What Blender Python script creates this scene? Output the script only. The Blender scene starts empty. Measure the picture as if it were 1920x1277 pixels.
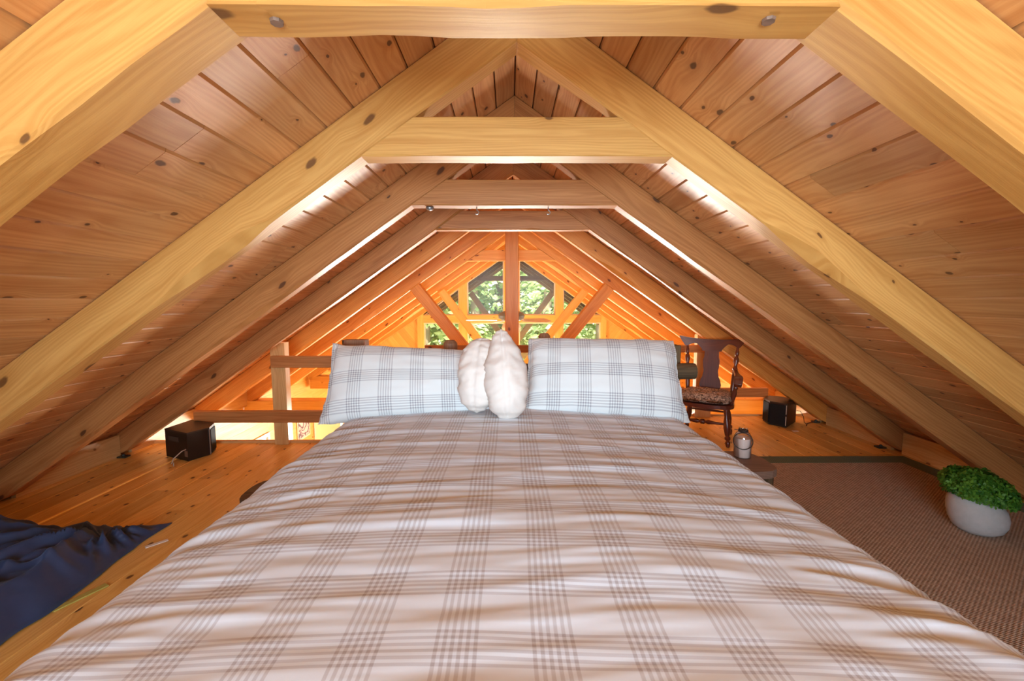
import bpy, math, random
from mathutils import Vector, Matrix, noise
random.seed(7)
PI = math.pi
SC = bpy.context.scene
COL = SC.collection
V = Vector

# ------------------------------------------------------------------ camera
W, H, FPX = 1920, 1277, 800.0
CAM = V((-0.030, 0.0, 1.216))
PITCH, YAW, ROLL = 0.090, 0.006, -0.001
Fv = V((math.sin(YAW) * math.cos(PITCH), math.cos(YAW) * math.cos(PITCH), -math.sin(PITCH)))
Rv = Fv.cross(V((0, 0, 1))).normalized()
Uv = Rv.cross(Fv)
Rv, Uv = (math.cos(ROLL) * Rv + math.sin(ROLL) * Uv, -math.sin(ROLL) * Rv + math.cos(ROLL) * Uv)

def ray(x, y):
    return Fv + Rv * ((x - W / 2) / FPX) - Uv * ((y - H / 2) / FPX)
def onY(x, y, Y):
    d = ray(x, y); return CAM + d * (Y / d.y)
def onZ(x, y, z):
    d = ray(x, y); return CAM + d * ((z - CAM.z) / d.z)

cd = bpy.data.cameras.new('camera'); cam = bpy.data.objects.new('camera', cd); COL.objects.link(cam)
cd.sensor_width = 36; cd.lens = FPX / W * 36; cd.clip_start = 0.02; cd.clip_end = 200
cam.matrix_world = Matrix(((Rv.x, Uv.x, -Fv.x, CAM.x), (Rv.y, Uv.y, -Fv.y, CAM.y), (Rv.z, Uv.z, -Fv.z, CAM.z), (0, 0, 0, 1)))
SC.camera = cam

# ------------------------------------------------------------------ materials
def srgb(r, g, b):
    f = lambda c: (c / 255 / 12.92) if c / 255 <= .04045 else ((c / 255 + .055) / 1.055) ** 2.4
    return (f(r), f(g), f(b), 1)

class NT:
    def __init__(s, name):
        s.m = bpy.data.materials.new(name); s.m.use_nodes = True
        s.t = s.m.node_tree; s.n = s.t.nodes
        s.b = s.n['Principled BSDF']
    def new(s, typ, **kw):
        n = s.n.new(typ)
        for k, v in kw.items(): setattr(n, k, v)
        return n
    def link(s, a, b): s.t.links.new(a, b)
    def val(s, sock, v):
        if hasattr(v, 'is_output') or isinstance(v, bpy.types.NodeSocket): s.link(v, sock)
        else: sock.default_value = v
    def math(s, op, a, b=0.0, c=None, clamp=False):
        n = s.new('ShaderNodeMath', operation=op); n.use_clamp = clamp
        s.val(n.inputs[0], a); s.val(n.inputs[1], b)
        if c is not None: s.val(n.inputs[2], c)
        return n.outputs[0]
    def comb(s, x, y, z=0.0):
        n = s.new('ShaderNodeCombineXYZ')
        for i, v in enumerate((x, y, z)): s.val(n.inputs[i], v)
        return n.outputs[0]
    def noise(s, vec, scale=1.0, detail=3.0, rough=.5, dist=0.0):
        n = s.new('ShaderNodeTexNoise'); s.link(vec, n.inputs['Vector'])
        n.inputs['Scale'].default_value = scale; n.inputs['Detail'].default_value = detail
        n.inputs['Roughness'].default_value = rough; n.inputs['Distortion'].default_value = dist
        return n.outputs['Fac']
    def smooth(s, v, a, b, lo=0.0, hi=1.0):
        n = s.new('ShaderNodeMapRange', interpolation_type='SMOOTHSTEP')
        s.val(n.inputs[0], v)
        for i, q in enumerate((a, b, lo, hi)): n.inputs[i + 1].default_value = q
        return n.outputs[0]
    def mix(s, fac, a, b, typ='MIX'):
        n = s.new('ShaderNodeMix', data_type='RGBA', blend_type=typ)
        s.val(n.inputs[0], fac); s.val(n.inputs[6], a); s.val(n.inputs[7], b)
        return n.outputs[2]
    def uv(s):
        n = s.new('ShaderNodeUVMap'); n.uv_map = 'uv'
        q = s.new('ShaderNodeSeparateXYZ'); s.link(n.outputs[0], q.inputs[0])
        return n.outputs[0], q.outputs[0], q.outputs[1]
    def bump(s, h, strength=.2, dist=.01):
        n = s.new('ShaderNodeBump'); n.inputs['Strength'].default_value = strength
        n.inputs['Distance'].default_value = dist
        s.link(h, n.inputs['Height']); s.link(n.outputs[0], s.b.inputs['Normal'])

def wood(name, light, dark, knot=(70, 36, 16), rough=.45, knots=.45, kscale=4.2, ring=1.0, tintamt=.3, coat=0.0):
    t = NT(name)
    uv, u, v = t.uv()
    at = t.new('ShaderNodeAttribute'); at.attribute_name = 'tint'
    tint = at.outputs['Fac']
    # knots: random cells of a 2-D voronoi, a little longer along the grain
    kv = t.comb(t.math('MULTIPLY', u, kscale * .8), t.math('MULTIPLY', v, kscale * 1.25))
    wob = t.new('ShaderNodeTexNoise'); t.link(kv, wob.inputs['Vector']); wob.inputs['Scale'].default_value = 7
    wv = t.new('ShaderNodeVectorMath', operation='MULTIPLY_ADD')
    t.link(wob.outputs['Color'], wv.inputs[0]); wv.inputs[1].default_value = (.07, .07, 0); t.link(kv, wv.inputs[2])
    vo = t.new('ShaderNodeTexVoronoi', voronoi_dimensions='2D'); t.link(wv.outputs[0], vo.inputs['Vector'])
    vo.inputs['Scale'].default_value = 1.0; vo.inputs['Randomness'].default_value = 1.0
    sep = t.new('ShaderNodeSeparateColor'); t.link(vo.outputs['Color'], sep.inputs[0])
    has = t.math('GREATER_THAN', sep.outputs[0], 1 - knots)
    size = t.math('MULTIPLY_ADD', sep.outputs[1], .075, .028)
    d = t.math('DIVIDE', vo.outputs['Distance'], size)
    core = t.math('MULTIPLY', t.smooth(d, .55, 1.0, 1, 0), has)
    halo = t.math('MULTIPLY', t.smooth(d, .8, 2.6, 1, 0), has)
    push = t.math('MULTIPLY', t.smooth(d, .3, 5.0, 1, 0), has)
    v2 = t.math('MULTIPLY_ADD', push, .022, v)
    # growth rings
    g0 = t.noise(t.comb(t.math('MULTIPLY', u, .9), t.math('MULTIPLY', v2, 6.0)), 1.0, 2.0, .5)
    band = t.math('SINE', t.math('ADD', t.math('MULTIPLY', v2, 300.0 * ring), t.math('MULTIPLY', g0, 70.0)))
    band = t.smooth(band, -1.0, 1.0)
    fine = t.noise(t.comb(t.math('MULTIPLY', u, 7.0), t.math('MULTIPLY', v2, 260.0)), 1.0, 2.0, .6)
    broad = t.noise(t.comb(t.math('MULTIPLY', u, 1.1), t.math('MULTIPLY', v2, 14.0)), 1.0, 4.0, .6)
    mixf = t.math('ADD', t.math('MULTIPLY', band, .13), t.math('ADD', t.math('MULTIPLY', broad, .9), t.math('MULTIPLY', fine, .25)))
    mixf = t.smooth(mixf, .30, .98)
    col = t.mix(mixf, srgb(*light), srgb(*dark))
    tn = t.math('MULTIPLY_ADD', t.math('SUBTRACT', tint, .5), tintamt, 1.0)
    hs = t.new('ShaderNodeHueSaturation'); t.link(col, hs.inputs['Color']); t.link(tn, hs.inputs['Value'])
    hs.inputs['Saturation'].default_value = 1.0
    col = t.mix(t.math('MULTIPLY', halo, .45), hs.outputs[0], srgb(*dark), 'MIX')
    col = t.mix(t.math('MULTIPLY', core, .88), col, srgb(*knot))
    t.link(col, t.b.inputs['Base Color'])
    t.link(t.math('MULTIPLY_ADD', broad, .2, rough - .1), t.b.inputs['Roughness'])
    t.b.inputs['Specular IOR Level'].default_value = .4
    t.b.inputs['Coat Weight'].default_value = coat; t.b.inputs['Coat Roughness'].default_value = .25
    t.bump(t.math('ADD', t.math('MULTIPLY', fine, .5), t.math('MULTIPLY', core, -.5)), .25, .002)
    return t.m

def plain(name, col, rough=.5, metal=0.0, var=.12, scale=30, bump=.0, spec=.5):
    t = NT(name)
    tc = t.new('ShaderNodeTexCoord')
    n = t.noise(tc.outputs['Object'], scale, 4.0, .6)
    a = srgb(*col); k = 1 - var
    c = t.mix(n, (a[0] * k, a[1] * k, a[2] * k, 1), (min(1, a[0] * (1 + var)), min(1, a[1] * (1 + var)), min(1, a[2] * (1 + var)), 1))
    t.link(c, t.b.inputs['Base Color'])
    t.b.inputs['Roughness'].default_value = rough; t.b.inputs['Metallic'].default_value = metal
    t.b.inputs['Specular IOR Level'].default_value = spec
    if bump: t.bump(n, bump, .004)
    return t.m

def plaid(name, base, line, period=.182, off=(.054, .0), gw=.088, nl=6):
    t = NT(name)
    uv, u, v = t.uv()
    def lines(c, o):
        q = t.math('SUBTRACT', c, o)
        p = t.math('SUBTRACT', t.math('MODULO', t.math('ADD', q, 100 * period + period / 2), period), period / 2)
        inside = t.math('LESS_THAN', t.math('ABSOLUTE', p), gw / 2)
        step = gw / nl
        w = t.math('ABSOLUTE', t.math('SUBTRACT', t.math('FRACT', t.math('ADD', t.math('DIVIDE', p, step), 20.0)), .5))
        return t.math('MULTIPLY', t.smooth(w, .18, .32, 1, 0), inside)
    a, b = lines(u, off[0]), lines(v, off[1])
    f = t.math('MULTIPLY', t.math('ADD', a, b), .5)
    weave = t.noise(t.comb(t.math('MULTIPLY', u, 900), t.math('MULTIPLY', v, 900)), 1.0, 1.0)
    f = t.math('MULTIPLY', f, t.math('MULTIPLY_ADD', weave, .5, .72), clamp=True)
    col = t.mix(f, srgb(*base), srgb(*line))
    t.link(col, t.b.inputs['Base Color'])
    t.b.inputs['Roughness'].default_value = .85
    t.b.inputs['Sheen Weight'].default_value = .25
    t.b.inputs['Specular IOR Level'].default_value = .2
    t.bump(weave, .08, .002)
    return t.m

M = {}
M['board'] = wood('pine_ceiling_boards', (220, 168, 112), (188, 126, 72), knot=(84, 50, 32), rough=.46, knots=.62, kscale=6.0, coat=.08)
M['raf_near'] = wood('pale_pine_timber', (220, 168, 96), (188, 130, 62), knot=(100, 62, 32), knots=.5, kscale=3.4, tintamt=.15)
M['raf_mid'] = wood('shade_brown_pine_timber', (194, 134, 78), (154, 94, 46), knot=(76, 44, 26), knots=.34, kscale=3.4, tintamt=.15)  # same pine, with the loft's shade mixed into its colour
M['raf_far'] = wood('bounce_orange_pine_timber', (234, 184, 100), (212, 150, 66), knot=(124, 60, 22), knots=.35, kscale=4.0, tintamt=.15)  # pine with the great room's bounced light mixed into its colour
M['raf_orange'] = wood('bounce_deep_orange_pine_timber', (228, 160, 78), (198, 122, 48), knot=(104, 50, 18), knots=.4, kscale=3.6, tintamt=.15)  # bounced light in the colour again, darker for the bays next to the loft
M['gable'] = wood('amber_pine_wall_boards', (248, 210, 130), (236, 182, 92), knot=(132, 68, 26), knots=.4, kscale=3.0)
M['floor'] = wood('varnished_pine_floor', (248, 208, 122), (218, 160, 74), knot=(76, 40, 16), rough=.36, knots=.8, kscale=5.5, coat=.2, tintamt=.35)
M['palewood'] = wood('pale_unfinished_pine', (222, 182, 124), (192, 144, 84), knot=(130, 86, 50), knots=.3, tintamt=.12)
M['porch'] = wood('weathered_porch_timber', (128, 104, 76), (92, 72, 50), knot=(50, 36, 24), knots=.3)
M['chair'] = wood('dark_cherry_chair', (112, 54, 34), (76, 34, 22), knot=(60, 26, 16), rough=.3, knots=.0, coat=.35, tintamt=.1)
M['log'] = wood('brown_log', (168, 122, 90), (120, 82, 58), knot=(50, 30, 20), knots=.4, rough=.6)
M['bark'] = wood('grey_bark_log', (112, 88, 58), (66, 48, 30), knot=(40, 26, 16), knots=.5, rough=.8)
M['slab'] = wood('grey_brown_slab', (140, 112, 96), (104, 80, 66), knot=(60, 40, 30), knots=.2, rough=.55)
M['duvet'] = plaid('plaid_duvet_cotton', (216, 224, 232), (166, 160, 162))
M['pillow'] = plaid('plaid_pillow_cotton', (222, 226, 224), (150, 150, 155), period=.182, off=(.058, .0), gw=.085)
M['white'] = plain('white_cotton', (224, 214, 204), .85, var=.03, scale=60, spec=.2)
M['sheet'] = plain('sage_fitted_sheet', (186, 192, 176), .85, var=.04, spec=.2)
M['speaker'] = plain('black_vinyl', (20, 18, 17), .45, var=.2)
M['speakertop'] = plain('brown_black_vinyl', (52, 42, 34), .45, var=.12)
M['grille'] = plain('black_grille_cloth', (9, 9, 11), .9, var=.3, scale=200)
M['silver'] = plain('brushed_silver', (150, 158, 165), .35, .8, var=.05)
M['steel'] = plain('galvanised_steel', (170, 168, 162), .4, .9, var=.1)
M['wire'] = plain('dark_rusty_wire', (78, 66, 58), .5, .7, var=.15)
M['cable'] = plain('pale_cable', (196, 178, 160), .5, var=.05)
M['darkcable'] = plain('brown_cable', (70, 46, 28), .5, var=.05)
M['paper'] = plain('white_paper', (232, 226, 216), .7, var=.03)
M['yellowtag'] = plain('yellow_green_fabric_tag', (180, 170, 84), .8, var=.2, scale=80)
M['pot'] = plain('grey_concrete', (176, 174, 172), .8, var=.14, scale=45, bump=.3, spec=.25)
M['stem'] = plain('green_stem', (60, 92, 34), .6, var=.1)
M['trunk'] = plain('grey_brown_bark', (140, 124, 104), .9, var=.25, scale=6)
M['fanblade'] = plain('pale_birch_blade', (226, 222, 222), .35, var=.06, scale=8)
M['fanmetal'] = plain('brushed_nickel', (120, 140, 160), .3, .25, var=.05)
M['opal'] = plain('opal_glass', (244, 244, 240), .25, var=.01)
M['plate'] = plain('satin_white_trim', (236, 230, 222), .5, var=.02)
M['roofback'] = plain('dark_roof_deck', (40, 26, 16), .9, var=.1)
M['ground'] = plain('forest_ground', (150, 150, 96), .95, var=.3, scale=2)
M['tin'] = plain('greenish_metal_foot', (70, 76, 70), .5, .6, var=.2)

def leafmat(name, a, b):
    t = NT(name)
    oi = t.new('ShaderNodeObjectInfo'); at = t.new('ShaderNodeAttribute'); at.attribute_name = 'tint'
    c = t.mix(at.outputs['Fac'], srgb(*a), srgb(*b))
    t.link(c, t.b.inputs['Base Color']); t.b.inputs['Roughness'].default_value = .5
    tr = t.new('ShaderNodeBsdfTranslucent'); t.link(c, tr.inputs['Color'])
    mx = t.new('ShaderNodeMixShader'); mx.inputs[0].default_value = .45
    t.link(t.b.outputs[0], mx.inputs[1]); t.link(tr.outputs[0], mx.inputs[2])
    t.link(mx.outputs[0], t.n['Material Output'].inputs[0])
    return t.m
M['leaf'] = leafmat('boxwood_leaf', (40, 100, 26), (116, 172, 58))
M['tree1'] = leafmat('bright_tree_leaf', (140, 164, 92), (232, 238, 186))
M['tree2'] = leafmat('deep_tree_leaf', (112, 142, 88), (204, 220, 160))

def glassmat(name, tint=(1, 1, 1), gloss=.08, rough=.03):
    t = NT(name); t.n.remove(t.b)
    tr = t.new('ShaderNodeBsdfTransparent'); tr.inputs[0].default_value = (*tint, 1)
    gl = t.new('ShaderNodeBsdfGlossy'); gl.inputs['Roughness'].default_value = rough
    fr = t.new('ShaderNodeFresnel'); fr.inputs[0].default_value = 1.45
    mx = t.new('ShaderNodeMixShader')
    t.link(t.math('MULTIPLY_ADD', fr.outputs[0], .7, gloss * .2), mx.inputs[0])
    t.link(tr.outputs[0], mx.inputs[1]); t.link(gl.outputs[0], mx.inputs[2])
    t.link(mx.outputs[0], t.n['Material Output'].inputs[0])
    return t.m
M['glass'] = glassmat('window_glass', (.97, .99, .98), .04, .3)
M['jar'] = glassmat('clear_jar_glass', (.95, .93, .92), .5)

def rugmat():
    t = NT('woven_brown_rug')
    uv, u, v = t.uv()
    a = t.math('SINE', t.math('MULTIPLY', u, 2 * PI / .022))
    b = t.math('SINE', t.math('MULTIPLY', v, 2 * PI / .016))
    w = t.math('MULTIPLY', a, b)
    n = t.noise(t.comb(t.math('MULTIPLY', u, 30), t.math('MULTIPLY', v, 30)), 1.0, 4.0)
    f = t.smooth(t.math('ADD', w, t.math('MULTIPLY', t.math('SUBTRACT', n, .5), 1.6)), -.9, .9)
    t.link(t.mix(f, srgb(146, 122, 104), srgb(206, 182, 160)), t.b.inputs['Base Color'])
    t.b.inputs['Roughness'].default_value = .95; t.b.inputs['Specular IOR Level'].default_value = .1
    t.bump(w, .5, .004)
    return t.m
def bordermat():
    t = NT('green_ribbed_rug_border')
    uv, u, v = t.uv()
    w = t.math('SINE', t.math('MULTIPLY', t.math('ADD', u, t.math('MULTIPLY', v, .55)), 2 * PI / .016))
    n = t.noise(t.comb(t.math('MULTIPLY', u, 60), t.math('MULTIPLY', v, 60)), 1.0, 3.0)
    f = t.smooth(t.math('ADD', w, t.math('MULTIPLY', t.math('SUBTRACT', n, .5), .8)), -.9, .9)
    t.link(t.mix(f, srgb(72, 84, 70), srgb(134, 148, 126)), t.b.inputs['Base Color'])
    t.b.inputs['Roughness'].default_value = .95; t.b.inputs['Specular IOR Level'].default_value = .1
    t.bump(w, .4, .004)
    return t.m
M['rug'] = rugmat(); M['rugborder'] = bordermat()

def navymat():
    t = NT('navy_blanket_cloth')
    tc = t.new('ShaderNodeTexCoord')
    n = t.noise(tc.outputs['Object'], 9.0, 4.0)
    t.link(t.mix(n, srgb(24, 36, 66), srgb(52, 72, 112)), t.b.inputs['Base Color'])
    t.b.inputs['Roughness'].default_value = .62; t.b.inputs['Sheen Weight'].default_value = .3
    t.b.inputs['Sheen Tint'].default_value = srgb(140, 170, 220)
    return t.m
M['navy'] = navymat()

def furmat():
    t = NT('brown_sherpa_cushion')
    tc = t.new('ShaderNodeTexCoord')
    n = t.noise(tc.outputs['Object'], 46.0, 5.0, .65, 1.6)
    c = t.mix(t.smooth(n, .36, .64), srgb(84, 58, 44), srgb(222, 190, 162))
    t.link(c, t.b.inputs['Base Color']); t.b.inputs['Roughness'].default_value = .95
    t.bump(n, .9, .012)
    return t.m
M['fur'] = furmat()

def printmat():
    t = NT('violet_swirl_print')
    uv, u, v = t.uv()
    n = t.noise(t.comb(t.math('MULTIPLY', u, 9), t.math('MULTIPLY', v, 9)), 1.0, 3.0, .5, 2.5)
    c = t.mix(t.smooth(n, .42, .6), srgb(226, 218, 226), srgb(112, 78, 108))
    t.link(c, t.b.inputs['Base Color']); t.b.inputs['Roughness'].default_value = .5
    return t.m
M['print'] = printmat()

# ------------------------------------------------------------------ mesh builder
class MB:
    def __init__(s): s.v = []; s.f = []; s.uv = []; s.t = []
    def add(s, verts, faces, uvs=None, tint=None):
        b = len(s.v); s.v += [V(p) for p in verts]
        tint = random.random() if tint is None else tint
        for i, f in enumerate(faces):
            s.f.append([b + k for k in f]); s.t.append(tint)
            s.uv.append(uvs[i] if uvs else [(verts[k][0], verts[k][1]) for k in f])
    def box(s, lo, hi, grain=0, mat=None, tint=None):
        lo, hi = V(lo), V(hi)
        vs = [V((x, y, z)) for z in (lo.z, hi.z) for y in (lo.y, hi.y) for x in (lo.x, hi.x)]
        fs = [(0, 2, 3, 1), (4, 5, 7, 6), (0, 1, 5, 4), (2, 6, 7, 3), (0, 4, 6, 2), (1, 3, 7, 5)]
        ou, ov = random.random() * 40, random.random() * 40
        nax = [2, 2, 1, 1, 0, 0]
        uvs = []
        for fi, f in enumerate(fs):
            ax = [a for a in (0, 1, 2) if a != nax[fi]]
            if grain in ax:
                o = [a for a in ax if a != grain][0]
                uvs.append([(vs[k][grain] + ou, vs[k][o] + ov + fi * .31) for k in f])
            else:
                uvs.append([(vs[k][ax[0]] * .4 + ou, vs[k][ax[1]] + ov) for k in f])
        if mat is not None: vs = [mat @ p for p in vs]
        s.add(vs, fs, uvs, tint)
        return s
    def prism(s, poly, o, ex, ey, n, th, grain=(1, 0), tint=None):
        """poly in the (ex, ey) plane from o, thickness th along n"""
        o, ex, ey, n = V(o), V(ex), V(ey), V(n)
        k = len(poly); ou, ov = random.random() * 40, random.random() * 40
        g = V(grain).normalized()
        uvp = [(p[0] * g.x + p[1] * g.y + ou, -p[0] * g.y + p[1] * g.x + ov) for p in poly]
        a = [o + ex * p[0] + ey * p[1] for p in poly]; b = [p + n * th for p in a]
        fs = [list(range(k)), list(range(2 * k - 1, k - 1, -1))]
        uvs = [list(uvp), [uvp[i] for i in range(k - 1, -1, -1)]]
        for i in range(k):
            j = (i + 1) % k
            fs.append([j, i, k + i, k + j])
            uvs.append([uvp[j], uvp[i], (uvp[i][0], uvp[i][1] + th), (uvp[j][0], uvp[j][1] + th)])
        s.add(a + b, fs, uvs, tint)
        return s
    def rings(s, rings, cap=True, closed=True, u=None, tint=None, uoff=None):
        n = len(rings[0]); vs = [p for r in rings for p in r]
        ou, ov = (random.random() * 40, random.random() * 40) if uoff is None else uoff
        L = [0]
        for i in range(1, len(rings)):
            L.append(L[-1] + (sum(rings[i], V()) / n - sum(rings[i - 1], V()) / n).length)
        P = [0]
        big = max(rings, key=lambda r: sum((r[i] - r[i - 1]).length for i in range(n)))
        for i in range(n): P.append(P[-1] + (big[(i + 1) % n] - big[i]).length)
        fs, uvs = [], []
        for i in range(len(rings) - 1):
            for j in range(n if closed else n - 1):
                k = (j + 1) % n
                fs.append([i * n + j, i * n + k, (i + 1) * n + k, (i + 1) * n + j])
                uvs.append([(L[i] + ou, P[j] + ov), (L[i] + ou, P[j + 1] + ov), (L[i + 1] + ou, P[j + 1] + ov), (L[i + 1] + ou, P[j] + ov)])
        if cap:
            for i, r in ((0, rings[0]), (len(rings) - 1, rings[-1])):
                idx = list(range(i * n, i * n + n))
                if i == 0: idx.reverse()
                fs.append(idx)
                c = sum(r, V()) / n
                uvs.append([((vs[q] - c).x * .3 + ou, (vs[q] - c).z + (vs[q] - c).y + ov) for q in idx])
        s.add(vs, fs, uvs, tint)
        return s
    def timber(s, p0, p1, w, h, up=(0, 0, 1), wane=.012, ch=.005, seed=None, step=.12, tint=None):
        p0, p1 = V(p0), V(p1); d = (p1 - p0).normalized(); side = d.cross(V(up)).normalized(); upv = side.cross(d)
        n = max(2, int((p1 - p0).length / step)); sd = random.random() * 90 if seed is None else seed
        R = []
        for i in range(n + 1):
            c = p0.lerp(p1, i / n); r = []
            for q, (a, b) in enumerate(((-1, -1), (1, -1), (1, 1), (-1, 1))):
                cc = ch + wane * max(0, noise.noise(V((i * step * 2.2 + sd, q * 7.7, sd))) + .1)
                cc = min(cc, min(w, h) * .3)
                x0, z0 = a * w / 2, b * h / 2
                pa = (x0 - a * cc, z0); pb = (x0, z0 - b * cc)
                for x, z in ((pb, pa) if a * b > 0 else (pa, pb))[::-1] if False else ((pb, pa) if (a, b) in ((-1, -1), (1, 1)) else (pa, pb)):
                    r.append(c + side * x + upv * z)
            R.append(r)
        return s.rings(R, tint=tint)
    def tube(s, pts, r, seg=8, cap=True, tint=None):
        pts = [V(p) for p in pts]; R = []
        t0 = (pts[1] - pts[0]).normalized()
        a = t0.cross(V((0, 0, 1)) if abs(t0.z) < .9 else V((1, 0, 0))).normalized()
        for i, p in enumerate(pts):
            t = (pts[min(i + 1, len(pts) - 1)] - pts[max(i - 1, 0)]).normalized()
            a = (a - t * a.dot(t)).normalized(); b = t.cross(a)
            rr = r[i] if isinstance(r, (list, tuple)) else r
            R.append([p + (a * math.cos(2 * PI * k / seg) + b * math.sin(2 * PI * k / seg)) * rr for k in range(seg)])
        return s.rings(R, cap=cap, tint=tint)
    def lathe(s, prof, p0, axis=(0, 0, 1), seg=20, tint=None, cap=True):
        p0 = V(p0); t = V(axis).normalized()
        a = t.cross(V((0, 0, 1)) if abs(t.z) < .9 else V((1, 0, 0))).normalized(); b = t.cross(a)
        R = [[p0 + t * h + (a * math.cos(2 * PI * k / seg) + b * math.sin(2 * PI * k / seg)) * max(r, 1e-4) for k in range(seg)] for r, h in prof]
        return s.rings(R, cap=cap, tint=tint)
    def build(s, name, mat, parent=None, smooth=False, local=False):
        me = bpy.data.meshes.new(name)
        if parent is not None and not local:
            off = parent.location.copy()
        elif parent is None and not local:
            lo = V([min(p[i] for p in s.v) for i in range(3)]); hi = V([max(p[i] for p in s.v) for i in range(3)])
            off = V(((lo.x + hi.x) / 2, (lo.y + hi.y) / 2, lo.z))
        else: off = V((0, 0, 0))
        me.from_pydata([p - off for p in s.v], [], s.f)
        ul = me.uv_layers.new(name='uv'); at = me.attributes.new('tint', 'FLOAT', 'FACE')
        i = 0
        for fi, f in enumerate(s.f):
            at.data[fi].value = s.t[fi]
            for k in range(len(f)):
                ul.data[i].uv = s.uv[fi][k]; i += 1
        if smooth:
            for p in me.polygons: p.use_smooth = True
        me.materials.append(mat); me.update()
        o = bpy.data.objects.new(name, me); COL.objects.link(o)
        if parent is None: o.location = off if not local else (0, 0, 0)
        else: o.parent = parent
        return o

def tag(o, label, cat, group=None, kind=None):
    o['label'] = label; o['category'] = cat
    if group: o['group'] = group
    if kind: o['kind'] = kind
    return o
def thing(name, label, cat, loc, rz=0, group=None):
    o = bpy.data.objects.new(name, None); COL.objects.link(o); o.empty_display_size = .1
    o.location = loc; o.rotation_euler = (0, 0, rz)
    return tag(o, label, cat, group)
def struct(o, label=None, cat=None):
    o['kind'] = 'structure'
    if label: o['label'] = label
    if cat: o['category'] = cat
    return o
def autosmooth(o, ang=40):
    for p in o.data.polygons: p.use_smooth = True
    try: o.data.set_sharp_from_angle(angle=math.radians(ang))
    except Exception: pass
    return o
def clip(poly, a, b, c):
    """keep the part of poly with a*x+b*y <= c"""
    out = []
    for i in range(len(poly)):
        p, q = poly[i], poly[(i + 1) % len(poly)]
        dp, dq = a * p[0] + b * p[1] - c, a * q[0] + b * q[1] - c
        if dp <= 0: out.append(p)
        if (dp < 0 < dq) or (dq < 0 < dp):
            t = dp / (dp - dq); out.append((p[0] + t * (q[0] - p[0]), p[1] + t * (q[1] - p[1])))
    return out

# ------------------------------------------------------------------ roof frame geometry
MS = 0.696                     # roof slope
ZP = 2.173                     # underside peak of the rafters
ZT = 1.762                     # underside of collar ties
DV = 0.187                     # vertical depth of a rafter
ZB = ZP + DV + .003            # underside of the roof boards at the ridge
SP, Y1 = .82, .841             # rafter spacing, first rafter
RY = [Y1 + SP * i for i in range(10)]
YG = 8.32                      # far gable wall
YB = -1.5                      # wall behind the camera
XE = 3.2
ZL = -2.6                      # great room floor

def roof_boards(name, side, ya, yb, mat, zb=ZB, xmax=3.62):
    b = MB(); w = .102; k = 0
    rng = random.Random(side * 11 + int(ya * 10))
    while k * w < xmax:
        x0, x1 = k * w + .0017, (k + 1) * w - .0017
        y = ya + (rng.random() * .0)
        cuts = [ya]
        c = ya + rng.uniform(1.2, 4.0)
        while c < yb - .6: cuts.append(c); c += rng.uniform(2.4, 4.4)
        cuts.append(yb)
        for i in range(len(cuts) - 1):
            y0, y1 = cuts[i] + .0008, cuts[i + 1] - .0008
            cf = .003; up = .009
            sec = [(x0, up), (x0 + cf, 0), (x1 - cf, 0), (x1, up), (x1, .02), (x0, .02)]
            R = [[V((side * x, yy, zb - MS * x + dz)) for x, dz in sec] for yy in (y0, y1)]
            if side > 0: R = [r[::-1] for r in R]
            b.rings(R, uoff=(rng.random() * 60, rng.random() * 60), tint=rng.random())
        k += 1
    o = b.build(name, mat)
    return struct(o)
def roof_deck(name, side, ya, yb, zb=ZB, xmax=3.62):
    b = MB()
    vs = [V((side * x, y, zb - MS * x + dz)) for dz in (.022, .12) for y in (ya, yb) for x in (-.002 if side > 0 else -.002, xmax)]
    fs = [(0, 1, 3, 2), (4, 6, 7, 5), (0, 4, 5, 1), (2, 3, 7, 6), (0, 2, 6, 4), (1, 5, 7, 3)]
    b.add(vs, fs)
    return b
for side, nm in ((-1, 'ceiling_left'), (1, 'ceiling_right')):
    o = roof_boards(nm, side, YB - .1, YG + .1, M['board'])
    d = roof_deck('roof_deck', side, YB - .1, 10.95).build('roof_deck', M['roofback'], o)
    o2 = roof_boards('ceiling_porch_left' if side < 0 else 'ceiling_porch_right', side, YG + .12, 10.95, M['porch'])
    o['label'] = 'sloping pine board ceiling on the %s' % ('left' if side < 0 else 'right')

def rafter(name, side, Y, t, mat, seed, dv=DV, zp=ZP, xe=3.16, clipfloor=True, wane=.05):
    b = MB(); n = 30; R = []
    for i in range(n + 1):
        x = .0005 + (xe - .0005) * i / n
        zl = zp - MS * x; zh = zl + dv
        bow = .006 * noise.noise(V((x * .9 + seed, seed, 0)))
        zl += bow
        c = []
        for q in (0, 1):
            c.append(.005 + wane * max(0, noise.noise(V((x * 1.9 + seed * 3, q * 5.5, seed))) - .1) + .012 * abs(noise.noise(V((x * 9 + seed, q * 3, seed)))))
        r = [(Y, zl + c[0]), (Y + c[0], zl), (Y + t - c[1], zl), (Y + t, zl + c[1]), (Y + t, zh - .003), (Y + t - .003, zh), (Y + .003, zh), (Y, zh - .003)]
        if clipfloor: r = [(yy, max(zz, .004)) for yy, zz in r]
        r = [V((side * x, yy, zz)) for yy, zz in r]
        if side < 0: r.reverse()
        R.append(r)
    b.rings(R)
    return b.build(name, mat)

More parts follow.
